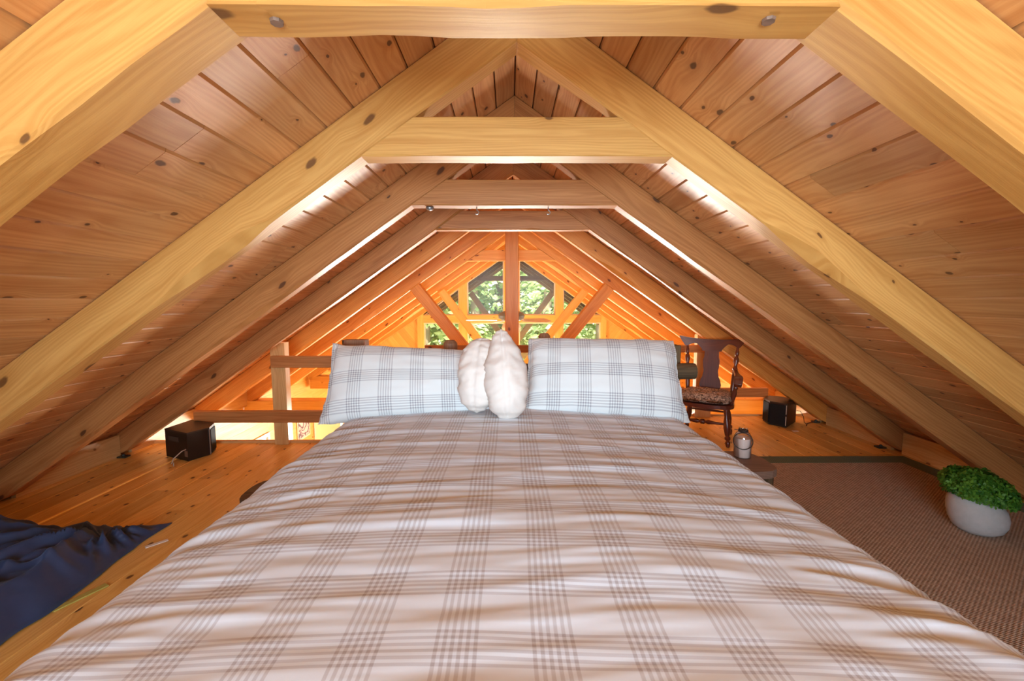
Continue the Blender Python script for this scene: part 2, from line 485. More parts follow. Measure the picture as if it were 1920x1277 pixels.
ORD = ['nearest', 'second', 'third', 'fourth', 'fifth', 'sixth', 'seventh', 'eighth', 'ninth', 'tenth']
EXTRA = {0: 'big and bright yellow across the upper corner', 1: 'long pale timber meeting the second collar tie', 2: 'brown timber under the third collar tie',
         3: 'brown timber meeting the last loft collar tie', 4: 'orange timber just past the loft rail', 5: 'orange timber carrying a thick king post brace',
         6: 'orange timber with the short far tie', 7: 'orange timber with the pale far brace', 8: 'orange timber one before the gable', 9: 'orange timber against the gable windows'}
for i, Y in enumerate(RY):
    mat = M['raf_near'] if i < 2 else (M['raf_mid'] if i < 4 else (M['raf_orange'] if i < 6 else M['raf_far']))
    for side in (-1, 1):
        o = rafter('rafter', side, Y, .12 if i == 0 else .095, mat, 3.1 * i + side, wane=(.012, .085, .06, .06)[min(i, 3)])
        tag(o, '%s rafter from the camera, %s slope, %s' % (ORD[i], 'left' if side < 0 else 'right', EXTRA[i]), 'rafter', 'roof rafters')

def collar(Y, t, zlow, hgt, mat, zp=ZP, name='collar_tie', fr=-.004, parent=None):
    b = MB(); n = 16
    h0, h1 = (zp - zlow) / MS - .004, (zp - zlow - hgt) / MS - .004
    R = []; sd = random.random() * 50
    for i in range(n + 1):
        k = -1 + 2 * i / n
        c0, c1 = [.003 + .014 * max(0, noise.noise(V((k * 3 + sd, q * 4.0, sd))) ) for q in (0, 1)]
        wob = .003 * noise.noise(V((k * 2 + sd, 9, 0)))
        y0, y1 = Y + fr, Y + t + fr
        sec = [(y0, 0 + c0), (y0 + c0, 0), (y1 - c1, 0), (y1, c1), (y1, hgt - .003), (y1 - .003, hgt), (y0 + .003, hgt), (y0, hgt - .003)]
        R.append([V(((h0 + (h1 - h0) * zz / hgt) * k, yy, zlow + zz + wob)) for yy, zz in sec])
    b.rings(R)
    return b.build(name, mat, parent)

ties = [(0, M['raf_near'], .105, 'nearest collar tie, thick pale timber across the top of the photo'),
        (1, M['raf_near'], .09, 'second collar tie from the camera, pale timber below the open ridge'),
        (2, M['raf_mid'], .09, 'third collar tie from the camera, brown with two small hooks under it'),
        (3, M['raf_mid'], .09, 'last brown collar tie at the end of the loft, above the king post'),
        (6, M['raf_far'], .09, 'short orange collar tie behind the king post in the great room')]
for i, mat, t, lab in ties:
    if i == 0:
        root = thing('collar_tie', lab, 'beam', (0, RY[0], ZT), 0, 'collar ties')
        collar(RY[i], t, ZT, .15, mat, parent=root, name='beam')
        for px, py in ((519, 43), (1441, 40)):
            p = onZ(px, py, ZT - .004); b = MB()
            b.lathe([(.012, 0), (.013, .004), (.013, .02)], p + V((0, 0, -.002)), seg=8)
            b.build('wooden_peg', M['slab'], root)
    elif i == 2:
        tie3 = thing('collar_tie', lab, 'beam', (0, RY[2], ZT), 0, 'collar ties')
        collar(RY[i], t, ZT, .142, mat, parent=tie3, name='beam')
    else:
        tag(collar(RY[i], t, ZT, .142, mat), lab, 'beam', 'collar ties')

# screw hooks under the third tie
for k, (px, py, lab) in enumerate(((894, 398, 'left of two small steel screw hooks under the third collar tie'), (1028, 398, 'right of two small steel screw hooks under the third collar tie'))):
    p = onY(px, py, RY[2] + .03); z0 = ZT - .002; b = MB()
    pts = [V((p.x, p.y, z0 + .0)), V((p.x, p.y, z0 - .02))]
    for a in range(0, 270, 30):
        pts.append(V((p.x + .011 * math.sin(math.radians(a)), p.y, z0 - .031 - .0 + .011 * math.cos(math.radians(a)))))
    b.tube(pts, .0028, 8)
    tag(b.build('screw_hook', M['steel'], smooth=True), lab, 'hook', 'hooks under the third collar tie')
p = onY(806, 391, RY[2] + .04); b = MB()
b.lathe([(.02, 0), (.024, -.004), (.018, -.016), (.004, -.02)], (p.x, p.y, ZT - .001), seg=16)
b.build('round_knob', M['silver'], tie3, smooth=True)['label'] = 'small round metal knob'

# king post trusses of the great room
YK = RY[5]
pk0, pk1 = onY(947, 560, YK), onY(972.5, 560, YK)
kc, kw = (pk0.x + pk1.x) / 2, pk1.x - pk0.x
b = MB(); b.timber((kc, YK - .012 + .075, .075), (kc, YK - .012 + .075, ZP - .055 - abs(kc) * 0), kw, .15, up=(0, 1, 0), wane=.004)
tag(b.build('king_post', M['raf_orange']), 'tall orange king post standing in front of the fan', 'post')
b = MB(); b.timber((-3.14, YK + .075, -.035), (3.14, YK + .075, -.035), .17, .2, wane=.006)
tag(b.build('tie_beam', M['raf_far']), 'orange tie beam under the king post, just beyond the loft edge', 'beam', 'truss tie beams')
def brace(p0, p1, Y, w, d, mat, name, lab, grp):
    b = MB(); a, c = onY(*p0, Y), onY(*p1, Y); a.y = c.y = Y + d / 2
    dr = (c - a).normalized()
    b.timber(a, c, d, w, up=(0, 1, 0) if False else (dr.z, 0, -dr.x), wane=.004)
    return tag(b.build(name, mat), lab, 'brace', grp)
def ext(p, q, k): return (p[0] + (q[0] - p[0]) * k, p[1] + (q[1] - p[1]) * k)
brace((777, 538), ext((777, 538), (858, 639), 1.86), YK + .01, .13, .12, M['raf_orange'], 'truss_brace', 'thick orange brace of the king post truss, left of the post', 'king post braces')
brace((1143, 538), ext((1143, 538), (1060, 641), 1.86), YK + .01, .13, .12, M['raf_orange'], 'truss_brace', 'thick orange brace of the king post truss, right of the post', 'king post braces')
Y8 = RY[7]
brace((827, 546), ext((827, 546), (884, 622), 2.0), Y8 + .01, .12, .11, M['gable'], 'truss_brace', 'pale slimmer brace of the farther truss, left of the fan', 'far truss braces')
brace((1098, 545), ext((1098, 545), (1040, 617), 2.0), Y8 + .01, .12, .11, M['gable'], 'truss_brace', 'pale slimmer brace of the farther truss, right of the fan', 'far truss braces')
b = MB(); b.timber((-3.14, Y8 + .075, -.03), (3.14, Y8 + .075, -.03), .15, .2, wane=.006)
tag(b.build('tie_beam', M['raf_far']), 'orange tie beam of the farther truss, near the gable windows', 'beam', 'truss tie beams')

# ------------------------------------------------------------------ floors and walls
XJ = -1.0
YL, YR = 3.62, 4.46
b = MB(); bw = .145; x = -3.2; rng = random.Random(5)
xs = []
while x < 3.2: xs.append(x); x += bw
strip = -2.632
for k, x0 in enumerate(xs):
    x1 = min(x0 + bw, 3.2)
    segs = [(x0, x1, None)]
    if x0 < strip < x1: segs = [(x0, strip - .006, None), (strip - .005, strip + .005, 3.2), (strip + .006, x1, None)]
    for a, c, tn in segs:
        ye = YL if (a + c) / 2 < XJ else YR
        cuts = [YB]; q = YB + rng.uniform(.8, 3)
        while q < ye - .5: cuts.append(q); q += rng.uniform(1.8, 3.6)
        cuts.append(ye)
        for i in range(len(cuts) - 1):
            y0, y1 = cuts[i] + .0006, cuts[i + 1] - .0006
            cf = .002
            sec = [(a + .0008, -.02), (c - .0008, -.02), (c - .0008, -cf), (c - .0008 - cf, 0), (a + .0008 + cf, 0), (a + .0008, -cf)]
            b.rings([[V((xx, yy, zz)) for xx, zz in sec][::-1] for yy in (y0, y1)], tint=rng.random() if tn is None else tn, uoff=(rng.random() * 60, rng.random() * 60))
fl = struct(b.build('floor', M['floor']))
b = MB(); b.box((-3.2, YB, -.24), (XJ, YL - .004, -.021), 1); b.box((XJ, YB, -.24), (3.2, YR - .004, -.021), 1)
b.build('floor_deck', M['raf_far'], fl)
# edge trims of the loft floor
b = MB(); b.box((-3.12, YL - .005, -.2), (XJ, YL + .022, .022), 0)
struct(b.build('trim_1', M['palewood']))
b = MB(); b.box((XJ, YR - .005, -.2), (3.12, YR + .022, .016), 0)
struct(b.build('trim_2', M['palewood']))
# knee boards between rafter feet
for side, nm in ((-1, 'baseboard_left'), (1, 'baseboard_right')):
    b = MB()
    ys = [YB] + RY[:6]
    for i in range(len(ys) - 1):
        y0 = ys[i] + (.0 if i == 0 else (.122 if i == 1 else .097)); y1 = ys[i + 1] - .002
        xa, xb = (3.105, 3.135)
        lo = (xa, y0, .001) if side > 0 else (-xb, y0, .001)
        hi = (xb, y1, ZB - MS * xb - .004) if side > 0 else (-xa, y1, ZB - MS * xb - .004)
        b.box(lo, hi, 1)
    struct(b.build(nm, M['palewood']))

def wall_panel(b, poly, plank, ang, o, ex, ey, n, th, rng=random.Random(3)):
    """polygon of planks (width plank, running at angle ang) """
    ca, sa = math.cos(ang), math.sin(ang)
    vals = [-p[0] * sa + p[1] * ca for p in poly]
    k0, k1 = math.floor(min(vals) / plank), math.ceil(max(vals) / plank)
    for k in range(k0, k1):
        q = clip(poly, sa, -ca, -(k * plank + .001)); q = clip(q, -sa, ca, (k + 1) * plank - .001) if len(q) > 2 else []
        if len(q) > 2: b.prism(q, o, ex, ey, n, th, grain=(ca, sa), tint=rng.random())
    b.prism(poly, V(o) + V(n) * th, ex, ey, n, .02)

# far gable wall, in x-z at Y = YG, openings left for the windows
def gx(px, py=590): return onY(px, py, YG).x
def gz(py, px=960): return onY(px, py, YG).z
zr0, zr1 = gz(605), gz(591)                  # the horizontal rail
xo0, xo1 = gx(782), gx(794)                  # outer left post
xi0, xi1 = gx(861), gx(876)
xm0, xm1 = gx(945), gx(973)
xj0, xj1 = gx(1041), gx(1055.5)
xp0, xp1 = gx(1127), gx(1137)
ZWB = -.55                                    # sill of the visible windows
roofz = lambda x: ZB - MS * abs(x) - .004
b = MB()
exx, ezz, nn = (1, 0, 0), (0, 0, 1), (0, 1, 0)
wall_panel(b, [(-3.25, ZL), (xo0, ZL), (xo0, roofz(xo0)), (-3.25, roofz(3.25))], .135, math.radians(-52), (0, YG + .02, 0), exx, ezz, nn, .02)
wall_panel(b, [(xp1, ZL), (3.25, ZL), (3.25, roofz(3.25)), (xp1, roofz(xp1))], .135, math.radians(52), (0, YG + .02, 0), exx, ezz, nn, .02)
wall_panel(b, [(xo0, -.75), (xp1, -.75), (xp1, ZWB), (xo0, ZWB)], .135, 0, (0, YG + .02, 0), exx, ezz, nn, .02)
wall_panel(b, [(xo0, ZL), (xp1, ZL), (xp1, -2.3), (xo0, -2.3)], .135, 0, (0, YG + .02, 0), exx, ezz, nn, .02)
wf = struct(b.build('wall_far', M['gable']))
# timber posts and rails of the glazed gable
tr = 3
def trimbox(lo, hi, grain, mat='gable'):
    global tr
    b = MB(); b.box(lo, hi, grain); struct(b.build('trim_%d' % tr, M[mat])); tr += 1
ya, yb2 = YG - .02, YG + .1
def posttrim(x0, x1, z0):
    global tr
    b = MB(); b.prism([(x0, z0), (x1, z0), (x1, roofz(x1)), (x0, roofz(x0))] if x0 * x1 > 0 else [(x0, z0), (x1, z0), (x1, roofz(x1)), (0, roofz(0)), (x0, roofz(x0))], (0, ya, 0), exx, ezz, nn, yb2 - ya, grain=(0, 1))
    struct(b.build('trim_%d' % tr, M['gable'])); tr += 1
for x0, x1 in ((xo0, xo1), (xi0, xi1), (xm0, xm1), (xj0, xj1), (xp0, xp1)): posttrim(x0, x1, -2.3)
for x0, x1 in ((xo1, xi0), (xi1, xm0), (xm1, xj0), (xj1, xp0)): trimbox((x0 + .001, ya + .004, zr0), (x1 - .001, yb2, zr1), 0)
for x0, x1 in ((xo1, xi0), (xi1, xm0), (xm1, xj0), (xj1, xp0)): trimbox((x0 + .001, ya + .004, ZWB - .2), (x1 - .001, yb2, ZWB), 0)
# rake trim above the top panes
rake = .075
wn = 1
def window(poly, Y=YG + .05, ax='xz', frame=.022, lab=None):
    """one glazed opening: frame strips round the polygon and a pane"""
    global wn
    cx = sum(p[0] for p in poly) / len(poly); cz = min(p[1] for p in poly)
    if ax == 'xz': o0 = V((cx, Y, cz)); ex, ey, n = V((1, 0, 0)), V((0, 0, 1)), V((0, 1, 0)); loc = o0
    else: o0 = V((Y, cx, cz)); ex, ey, n = V((0, 1, 0)), V((0, 0, 1)), V((1, 0, 0)); loc = o0
    e = bpy.data.objects.new('window_%d' % wn, None); COL.objects.link(e); e.location = loc; e['kind'] = 'structure'
    if lab: e['label'] = lab
    org = V((0, 0, 0)) + n * Y
    area = sum(poly[i][0] * poly[(i + 1) % len(poly)][1] - poly[(i + 1) % len(poly)][0] * poly[i][1] for i in range(len(poly))) / 2
    if area < 0: poly = poly[::-1]
    k = len(poly); inner = []
    for i in range(k):
        p0, p1, p2 = V(poly[i - 1]), V(poly[i]), V(poly[(i + 1) % k])
        d1, d2 = (p1 - p0).normalized(), (p2 - p1).normalized()
        n1, n2 = V((-d1.y, d1.x)), V((-d2.y, d2.x))
        bis = (n1 + n2); s = 2 / max(.3, bis.length_squared)
        inner.append(p1 + bis * frame * s / 1.0 * .5 * 1.0 if False else p1 + bis * (frame / max(.25, 1 + n1.dot(n2))))
    b = MB()
    for i in range(k):
        j = (i + 1) % k
        b.prism([poly[i], poly[j], tuple(inner[j]), tuple(inner[i])], org + n * -.015, ex, ey, n, .045)
    b.build('frame', M['plate'], e)
    b = MB(); b.prism([tuple(q) for q in inner], org + n * .006, ex, ey, n, .006)
    b.build('pane', M['glass'], e)
    wn += 1
    return e
rz = lambda x: ZP + DV - rake - MS * abs(x) - .09
def rakepoly(x0, x1, z0): return [(x0, z0), (x1, z0), (x1, rz(x1)), (x0, rz(x0))]
window(rakepoly(xi1, xm0, zr1), lab='upper gable window left of the king post')
window(rakepoly(xm1, xj0, zr1), lab='upper gable window right of the king post')
xt0 = -(ZP + DV - rake - .09 - zr1) / MS
window([(max(xo1, xt0), zr1), (xi0, zr1), (xi0, rz(xi0))], lab='small triangular gable window on the left')
window([(xj1, zr1), (min(xp0, -xt0), zr1), (xj1, rz(xj1))], lab='small triangular gable window on the right')
for x0, x1, q in ((xo1, xi0, 'far left'), (xi1, xm0, 'centre left'), (xm1, xj0, 'centre right'), (xj1, xp0, 'far right')):
    window([(x0, ZWB), (x1, ZWB), (x1, zr0), (x0, zr0)], lab='lower gable window, ' + q)
for x0, x1 in ((xo1, xi0), (xi1, xm0), (xm1, xj0), (xj1, xp0)):
    window([(x0, -2.3), (x1, -2.3), (x1, -.75), (x0, -.75)])
# rake boards filling between the panes and the roof boards
for side in (-1, 1):
    b = MB()
    for x0, x1 in (((xo1, xi0), (xi1, xm0)) if side < 0 else ((xm1, xj0), (xj1, xp0))):
        xa = x0; q = [(xa, max(zr1, rz(xa))), (x1, max(zr1, rz(x1))), (x1, roofz(x1)), (xa, roofz(xa))]
        xk = math.copysign((ZP + DV - rake - .09 - zr1) / MS, side)
        if x0 < xk < x1: q = [(x0, max(zr1, rz(x0))), (xk, zr1), (x1, max(zr1, rz(x1))), (x1, roofz(x1)), (x0, roofz(x0))]
        b.prism(q, (0, ya + .03, 0), exx, ezz, nn, .07, grain=(1, -side * MS))
    struct(b.build('trim_%d' % tr, M['gable'])); tr += 1

# side walls of the great room with windows, the farther pair added for fill lights
def side_wall(side, nm, wins):
    b = MB(); x = side * XE; n = V((side, 0, 0)); ztop = roofz(XE)
    ys = sorted(set([YB, YG + .02] + [w[0] for w in wins] + [w[1] for w in wins]))
    for i in range(len(ys) - 1):
        y0, y1 = ys[i], ys[i + 1]; w = [q for q in wins if q[0] <= y0 and y1 <= q[1]]
        polys = [[(y0, ZL), (y1, ZL), (y1, ztop), (y0, ztop)]] if not w else [[(y0, ZL), (y1, ZL), (y1, w[0][2]), (y0, w[0][2])], [(y0, w[0][3]), (y1, w[0][3]), (y1, ztop), (y0, ztop)]]
        for p in polys: wall_panel(b, p, .16, 0, (x, 0, 0), (0, 1, 0), (0, 0, 1), n, .02)
    struct(b.build(nm, M['gable']))
    for w in wins: window([(w[0], w[2]), (w[1], w[2]), (w[1], w[3]), (w[0], w[3])], Y=x + side * .01, ax='yz', frame=.05)
side_wall(-1, 'wall_left', [(5.1, 5.5, -1.5, -.48), (6.75, 7.95, -2.0, -.5)])
side_wall(1, 'wall_right', [(4.9, 5.8, -1.7, -.5), (6.75, 7.95, -2.0, -.5)])
b = MB(); b.box((-3.3, YB, ZL - .05), (3.3, YG + .1, ZL), 1)
struct(b.build('floor_lower', M['palewood']))
# wall behind the camera, with a window
b = MB()
wall_panel(b, [(-3.25, ZL), (3.25, ZL), (3.25, .35), (-3.25, .35)], .14, 0, (0, YB - .02, 0), exx, ezz, (0, -1, 0), .02)
for s in (-1, 1):
    wall_panel(b, [(s * .9, .35), (s * 3.25, .35), (s * 3.25, roofz(3.25)), (s * .9, roofz(.9))], .14, 0, (0, YB - .02, 0), exx, ezz, (0, -1, 0), .02)
wall_panel(b, [(-.9, 1.55), (.9, 1.55), (.9, roofz(.9)), (0, roofz(0)), (-.9, roofz(.9))], .14, 0, (0, YB - .02, 0), exx, ezz, (0, -1, 0), .02)
struct(b.build('wall_near', M['gable']))
window([(-.9, .35), (.9, .35), (.9, 1.55), (-.9, 1.55)], Y=YB - .03, frame=.05)

# wall picture in the great room
x = -XE + .012
def onX(px, py, X):
    d = ray(px, py); return CAM + d * ((X - CAM.x) / d.x)
q = [onX(557, 792, x), onX(581, 789, x), onX(579, 808, x), onX(560, 818, x)]
b = MB(); ymin, ymax = min(p.y for p in q), max(p.y for p in q); zc = sum(p.z for p in q) / 4
t = thing('wall_print', 'small violet print pinned to the pine wall below the left rail', 'picture', (x, (ymin + ymax) / 2, zc - .17))
b.box((x - .01, ymin, zc - .17), (x, ymax, zc + .17), 1); b.build('sheet', M['paper'], t)
b = MB(); b.prism([(ymin + .03, zc - .14), (ymax - .03, zc - .14), (ymax - .03, zc + .14), (ymin + .03, zc + .14)], (x + .001, 0, 0), (0, 1, 0), (0, 0, 1), (1, 0, 0), .002); b.build('image', M['print'], t)

# ------------------------------------------------------------------ rails
def railing(name, lab, Y, zs, x0, x1, posts, mat, group):
    """two horizontal rails notched over posts; rails in front"""
    c = thing(name, lab, 'railing', ((x0 + x1) / 2, Y, 0), 0, group)
    for (za, zb_), (xa, xb) in zip(zs, (x0, x1) if isinstance(x0, tuple) else ((x0, x1), (x0, x1))):
        b = MB(); b.timber((xa, Y - .03, (za + zb_) / 2), (xb, Y - .03, (za + zb_) / 2), .05, zb_ - za, wane=.004)
        b.build('rail', M['raf_mid'], c)
    for xa, xb, zt in posts:
        b = MB(); b.timber(((xa + xb) / 2, Y + .04, .0015), ((xa + xb) / 2, Y + .04, zt), xb - xa, .085, up=(0, 1, 0), wane=.004)
        b.build('post', mat, c)
    return c
YP = 3.53
def yz(px, py, Y): return onY(px, py, Y).z
zs = [(yz(520, 690, YP), yz(520, 668, YP)), (yz(520, 793, YP), yz(520, 771, YP))]
xpa, xpb = onY(505, 750, YP).x, onY(532, 750, YP).x
# left rail: each rail starts under the fourth rafter
c = thing('loft_railing', 'two-rail timber loft railing on the left, with one square post', 'railing', (-2.0, YP + .03, 0), 0, 'loft railings')
for za, zb_ in zs:
    xl = -(ZP - zb_) / MS + .0
    b = MB(); b.timber((xl, YP + .02, (za + zb_) / 2), (XJ + .05, YP + .02, (za + zb_) / 2), .045, zb_ - za, wane=.004)
    b.build('rail', M['raf_mid'], c)
b = MB(); b.timber(((xpa + xpb) / 2, YP + .085, .0015), ((xpa + xpb) / 2, YP + .085, yz(525, 643, YP + .04)), xpb - xpa, .085, up=(0, 1, 0), wane=.006)
b.build('post', M['palewood'], c)
YQ = 4.36
c = thing('loft_railing', 'two-rail timber loft railing on the right, behind the chair', 'railing', (1.6, YQ + .03, 0), 0, 'loft railings')
for a0, a1 in ((661, 647), (745, 728)):
    za, zb_ = yz(1385, a0, YQ), yz(1385, a1, YQ)
    xr = (ZP - zb_) / MS
    b = MB(); b.timber((XJ + .1, YQ + .02, (za + zb_) / 2), (xr, YQ + .02, (za + zb_) / 2), .045, zb_ - za, wane=.004)
    b.build('rail', M['raf_mid'], c)
xa, xb = onY(1306, 700, YQ + .04).x, onY(1336, 700, YQ + .04).x
b = MB(); b.timber(((xa + xb) / 2, YQ + .085, .0015), ((xa + xb) / 2, YQ + .085, yz(1312, 628, YQ)), xb - xa, .085, up=(0, 1, 0), wane=.006)
b.build('post', M['palewood'], c)

# ------------------------------------------------------------------ bed
ZM = .47
YH = 2.93
bed = thing('log_bed', 'rustic log bed frame with headboard posts behind the pillows', 'bed', (0, 1.85, 0))
def logpost(px0, px1, ptop, name, mat, chamf=.02, seg=16, depth=1.0, Y=YH, zb=.001):
    a, c = onY(px0, ptop + 12, Y), onY(px1, ptop + 12, Y); r = (c.x - a.x) / 2; zt = yz((px0 + px1) / 2, ptop, Y)
    b = MB(); b.lathe([(r * 1.02, 0), (r, .3), (r * .98, zt - zb - chamf), (r * .62, zt - zb)], ((a.x + c.x) / 2, Y, zb), seg=seg)
    return b.build(name, mat, bed, smooth=False)
b = MB(); a, c = onY(646, 645, YH), onY(688, 645, YH); zt = yz(667, 637, YH)
b.timber(((a.x + c.x) / 2, YH, .001), ((a.x + c.x) / 2, YH, zt), c.x - a.x, .10, up=(0, 1, 0), wane=.01); b.build('headboard_post', M['log'], bed)
b = MB(); a, c = onY(1236, 655, YH), onY(1272, 655, YH); zt = yz(1255, 647, YH)
b.timber(((a.x + c.x) / 2, YH, .001), ((a.x + c.x) / 2, YH, zt), c.x - a.x, .10, up=(0, 1, 0), wane=.01); b.build('headboard_post', M['bark'], bed)
autosmooth(logpost(831, 858, 638, 'headboard_spindle', M['log']))
autosmooth(logpost(1009, 1032, 625, 'headboard_spindle', M['log']))
zc = (yz(1280, 677, YH) + yz(1280, 706, YH)) / 2; rr = (yz(1280, 677, YH) - yz(1280, 706, YH)) / 2
xe = onY(1297, 690, YH - .06).x
b = MB(); pts = [V((-1.12 + (xe + 1.12) * i / 24, YH - .1 + .006 * noise.noise(V((i * .4, 1, 0))), zc + .004 * noise.noise(V((i * .5, 5, 0))))) for i in range(25)]
b.tube(pts, [rr * (1 + .1 * noise.noise(V((i * .7, 2, 0)))) for i in range(25)], 14); autosmooth(b.build('headboard_log', M['bark'], bed))
b = MB(); b.tube([(-1.1 + 2.2 * i / 16, YH, .42 + .004 * noise.noise(V((i * .6, 3, 0)))) for i in range(17)], .045, 12); autosmooth(b.build('headboard_log', M['log'], bed))
for s in (-1, 1):
    b = MB(); b.tube([(s * .93, .78 + 2.15 * i / 12, .2) for i in range(13)], .05, 12); autosmooth(b.build('side_rail', M['log'], bed))
for s in (-1, 1):
    b = MB(); b.lathe([(.055, 0), (.055, .26), (.04, .3)], (s * .93, .74, .001), seg=14); autosmooth(b.build('foot_post', M['log'], bed))
b = MB(); b.box((-.9, .8, .2), (.9, 2.8, .24), 0); b.build('slat_base', M['palewood'], bed)

def rounded_box(b, lo, hi, r, n=4):
    lo, hi = V(lo), V(hi)
    def ring(z, ins):
        pts = []
        for cx, cy, a0 in ((hi.x, hi.y, 0), (lo.x, hi.y, 90), (lo.x, lo.y, 180), (hi.x, lo.y, 270)):
            sx, sy = (1 if cx == hi.x else -1), (1 if cy == hi.y else -1)
            c = V((cx - sx * r, cy - sy * r))
            for k in range(n + 1):
                a = math.radians(a0 + 90 * k / n); pts.append(V((c.x + (r - ins) * math.cos(a), c.y + (r - ins) * math.sin(a), z)))
        return pts
    R = []
    for k in range(n + 1):
        a = PI / 2 * k / n; R.append(ring(lo.z + r * .5 * (1 - math.sin(a)), r * .5 * (1 - math.cos(a))) if False else ring(lo.z + r * .5 - r * .5 * math.cos(a), r * .5 * (1 - math.sin(a))))
    for k in range(n + 1):
        a = PI / 2 * k / n; R.append(ring(hi.z - r * .5 + r * .5 * math.sin(a), r * .5 * (1 - math.cos(a))))
    b.rings(R)
b = MB(); rounded_box(b, (-.955, .78, .242), (.955, 2.80, ZM - .025), .07)
tag(autosmooth(b.build('mattress', M['sheet'])), 'king mattress in a sage fitted sheet, showing at the right by the pillow', 'mattress')

# duvet
def ridged(p): return 1 - abs(noise.noise(p)) * 2
def duvet():
    b = MB(); NX, NY = 230, 210
    SL = 1.40; y0, y1 = .56, 2.74
    vs = []; uvs = []
    for j in range(NY + 1):
        y = y0 + (y1 - y0) * j / NY
        for i in range(NX + 1):
            s = -SL + 2 * SL * i / NX
            a = abs(s); sg = 1 if s >= 0 else -1
            H0 = .582 - .055 * min(a, 1.0) ** 2
            hw = .88 + (.012 if s > 0 else .02); R = .14
            if a < hw: x, z, nx, nz = s, H0, 0, 1
            elif a < hw + R * PI / 2:
                th = (a - hw) / R; x, z = sg * (hw + R * math.sin(th)), H0 - R * (1 - math.cos(th)); nx, nz = sg * math.sin(th), math.cos(th)
            else:
                e = a - hw - R * PI / 2; x, z = sg * (hw + R + .06 * e), H0 - R - e; nx, nz = sg, 0
            # foot and head roll-off
            t = max(0, (y - (y1 - .16)) / .16)
            z -= .03 * t * t
            # wrinkles: long soft ridges lying across the bed
            lf = .5 + .5 * noise.noise(V((s * .9, y * 1.3, 3.3)))
            w = .010 * noise.noise(V((s * .8, y * 2.2, 1.0)))
            wy = y + .06 * noise.noise(V((s * 1.2, y * .9, 7.0))) + .05 * s * noise.noise(V((s, y * .5, 17)))
            w += .016 * lf * max(0, ridged(V((s * .75, wy * 6.0, 2.0))) - .3)
            w += .007 * (.3 + lf) * noise.noise(V((s * 1.6, wy * 17.0, 5.0)))
            w += .0038 * noise.noise(V((s * 4.0, wy * 40.0, 8.0)))
            sd = max(0, min(1, (a - .45) / .5))
            wy2 = y + .25 * (a - .7) * (1 if True else 0)
            w += .024 * sd * (ridged(V((s * 1.1, wy2 * 10.5, 11.0))) - .4) * (.4 + .6 * lf)
            w += .006 * sd * noise.noise(V((s * 2.0, wy2 * 22.0, 14.0)))
            hem = max(0, (a - 1.15) / .2)
            x += nx * w + sg * hem * .02 * noise.noise(V((y * 5, s, 3)))
            z += nz * w
            vs.append(V((x, y, z))); uvs.append((s + .01 * noise.noise(V((s, y * 2, 40))), y + .035 * math.sin(s * .8) + .012 * noise.noise(V((s * 2, y, 50)))))
    fs = []; fu = []
    for j in range(NY):
        for i in range(NX):
            k = [j * (NX + 1) + i, j * (NX + 1) + i + 1, (j + 1) * (NX + 1) + i + 1, (j + 1) * (NX + 1) + i]
            fs.append(k); fu.append([uvs[q] for q in k])
    b.add(vs, fs, fu, .5)
    o = b.build('duvet', M['duvet'], smooth=True)
    m = o.modifiers.new('thick', 'SOLIDIFY'); m.thickness = .018; m.offset = -1
    return o
tag(duvet(), 'wrinkled white duvet with grey plaid lines, spread over the bed', 'duvet')

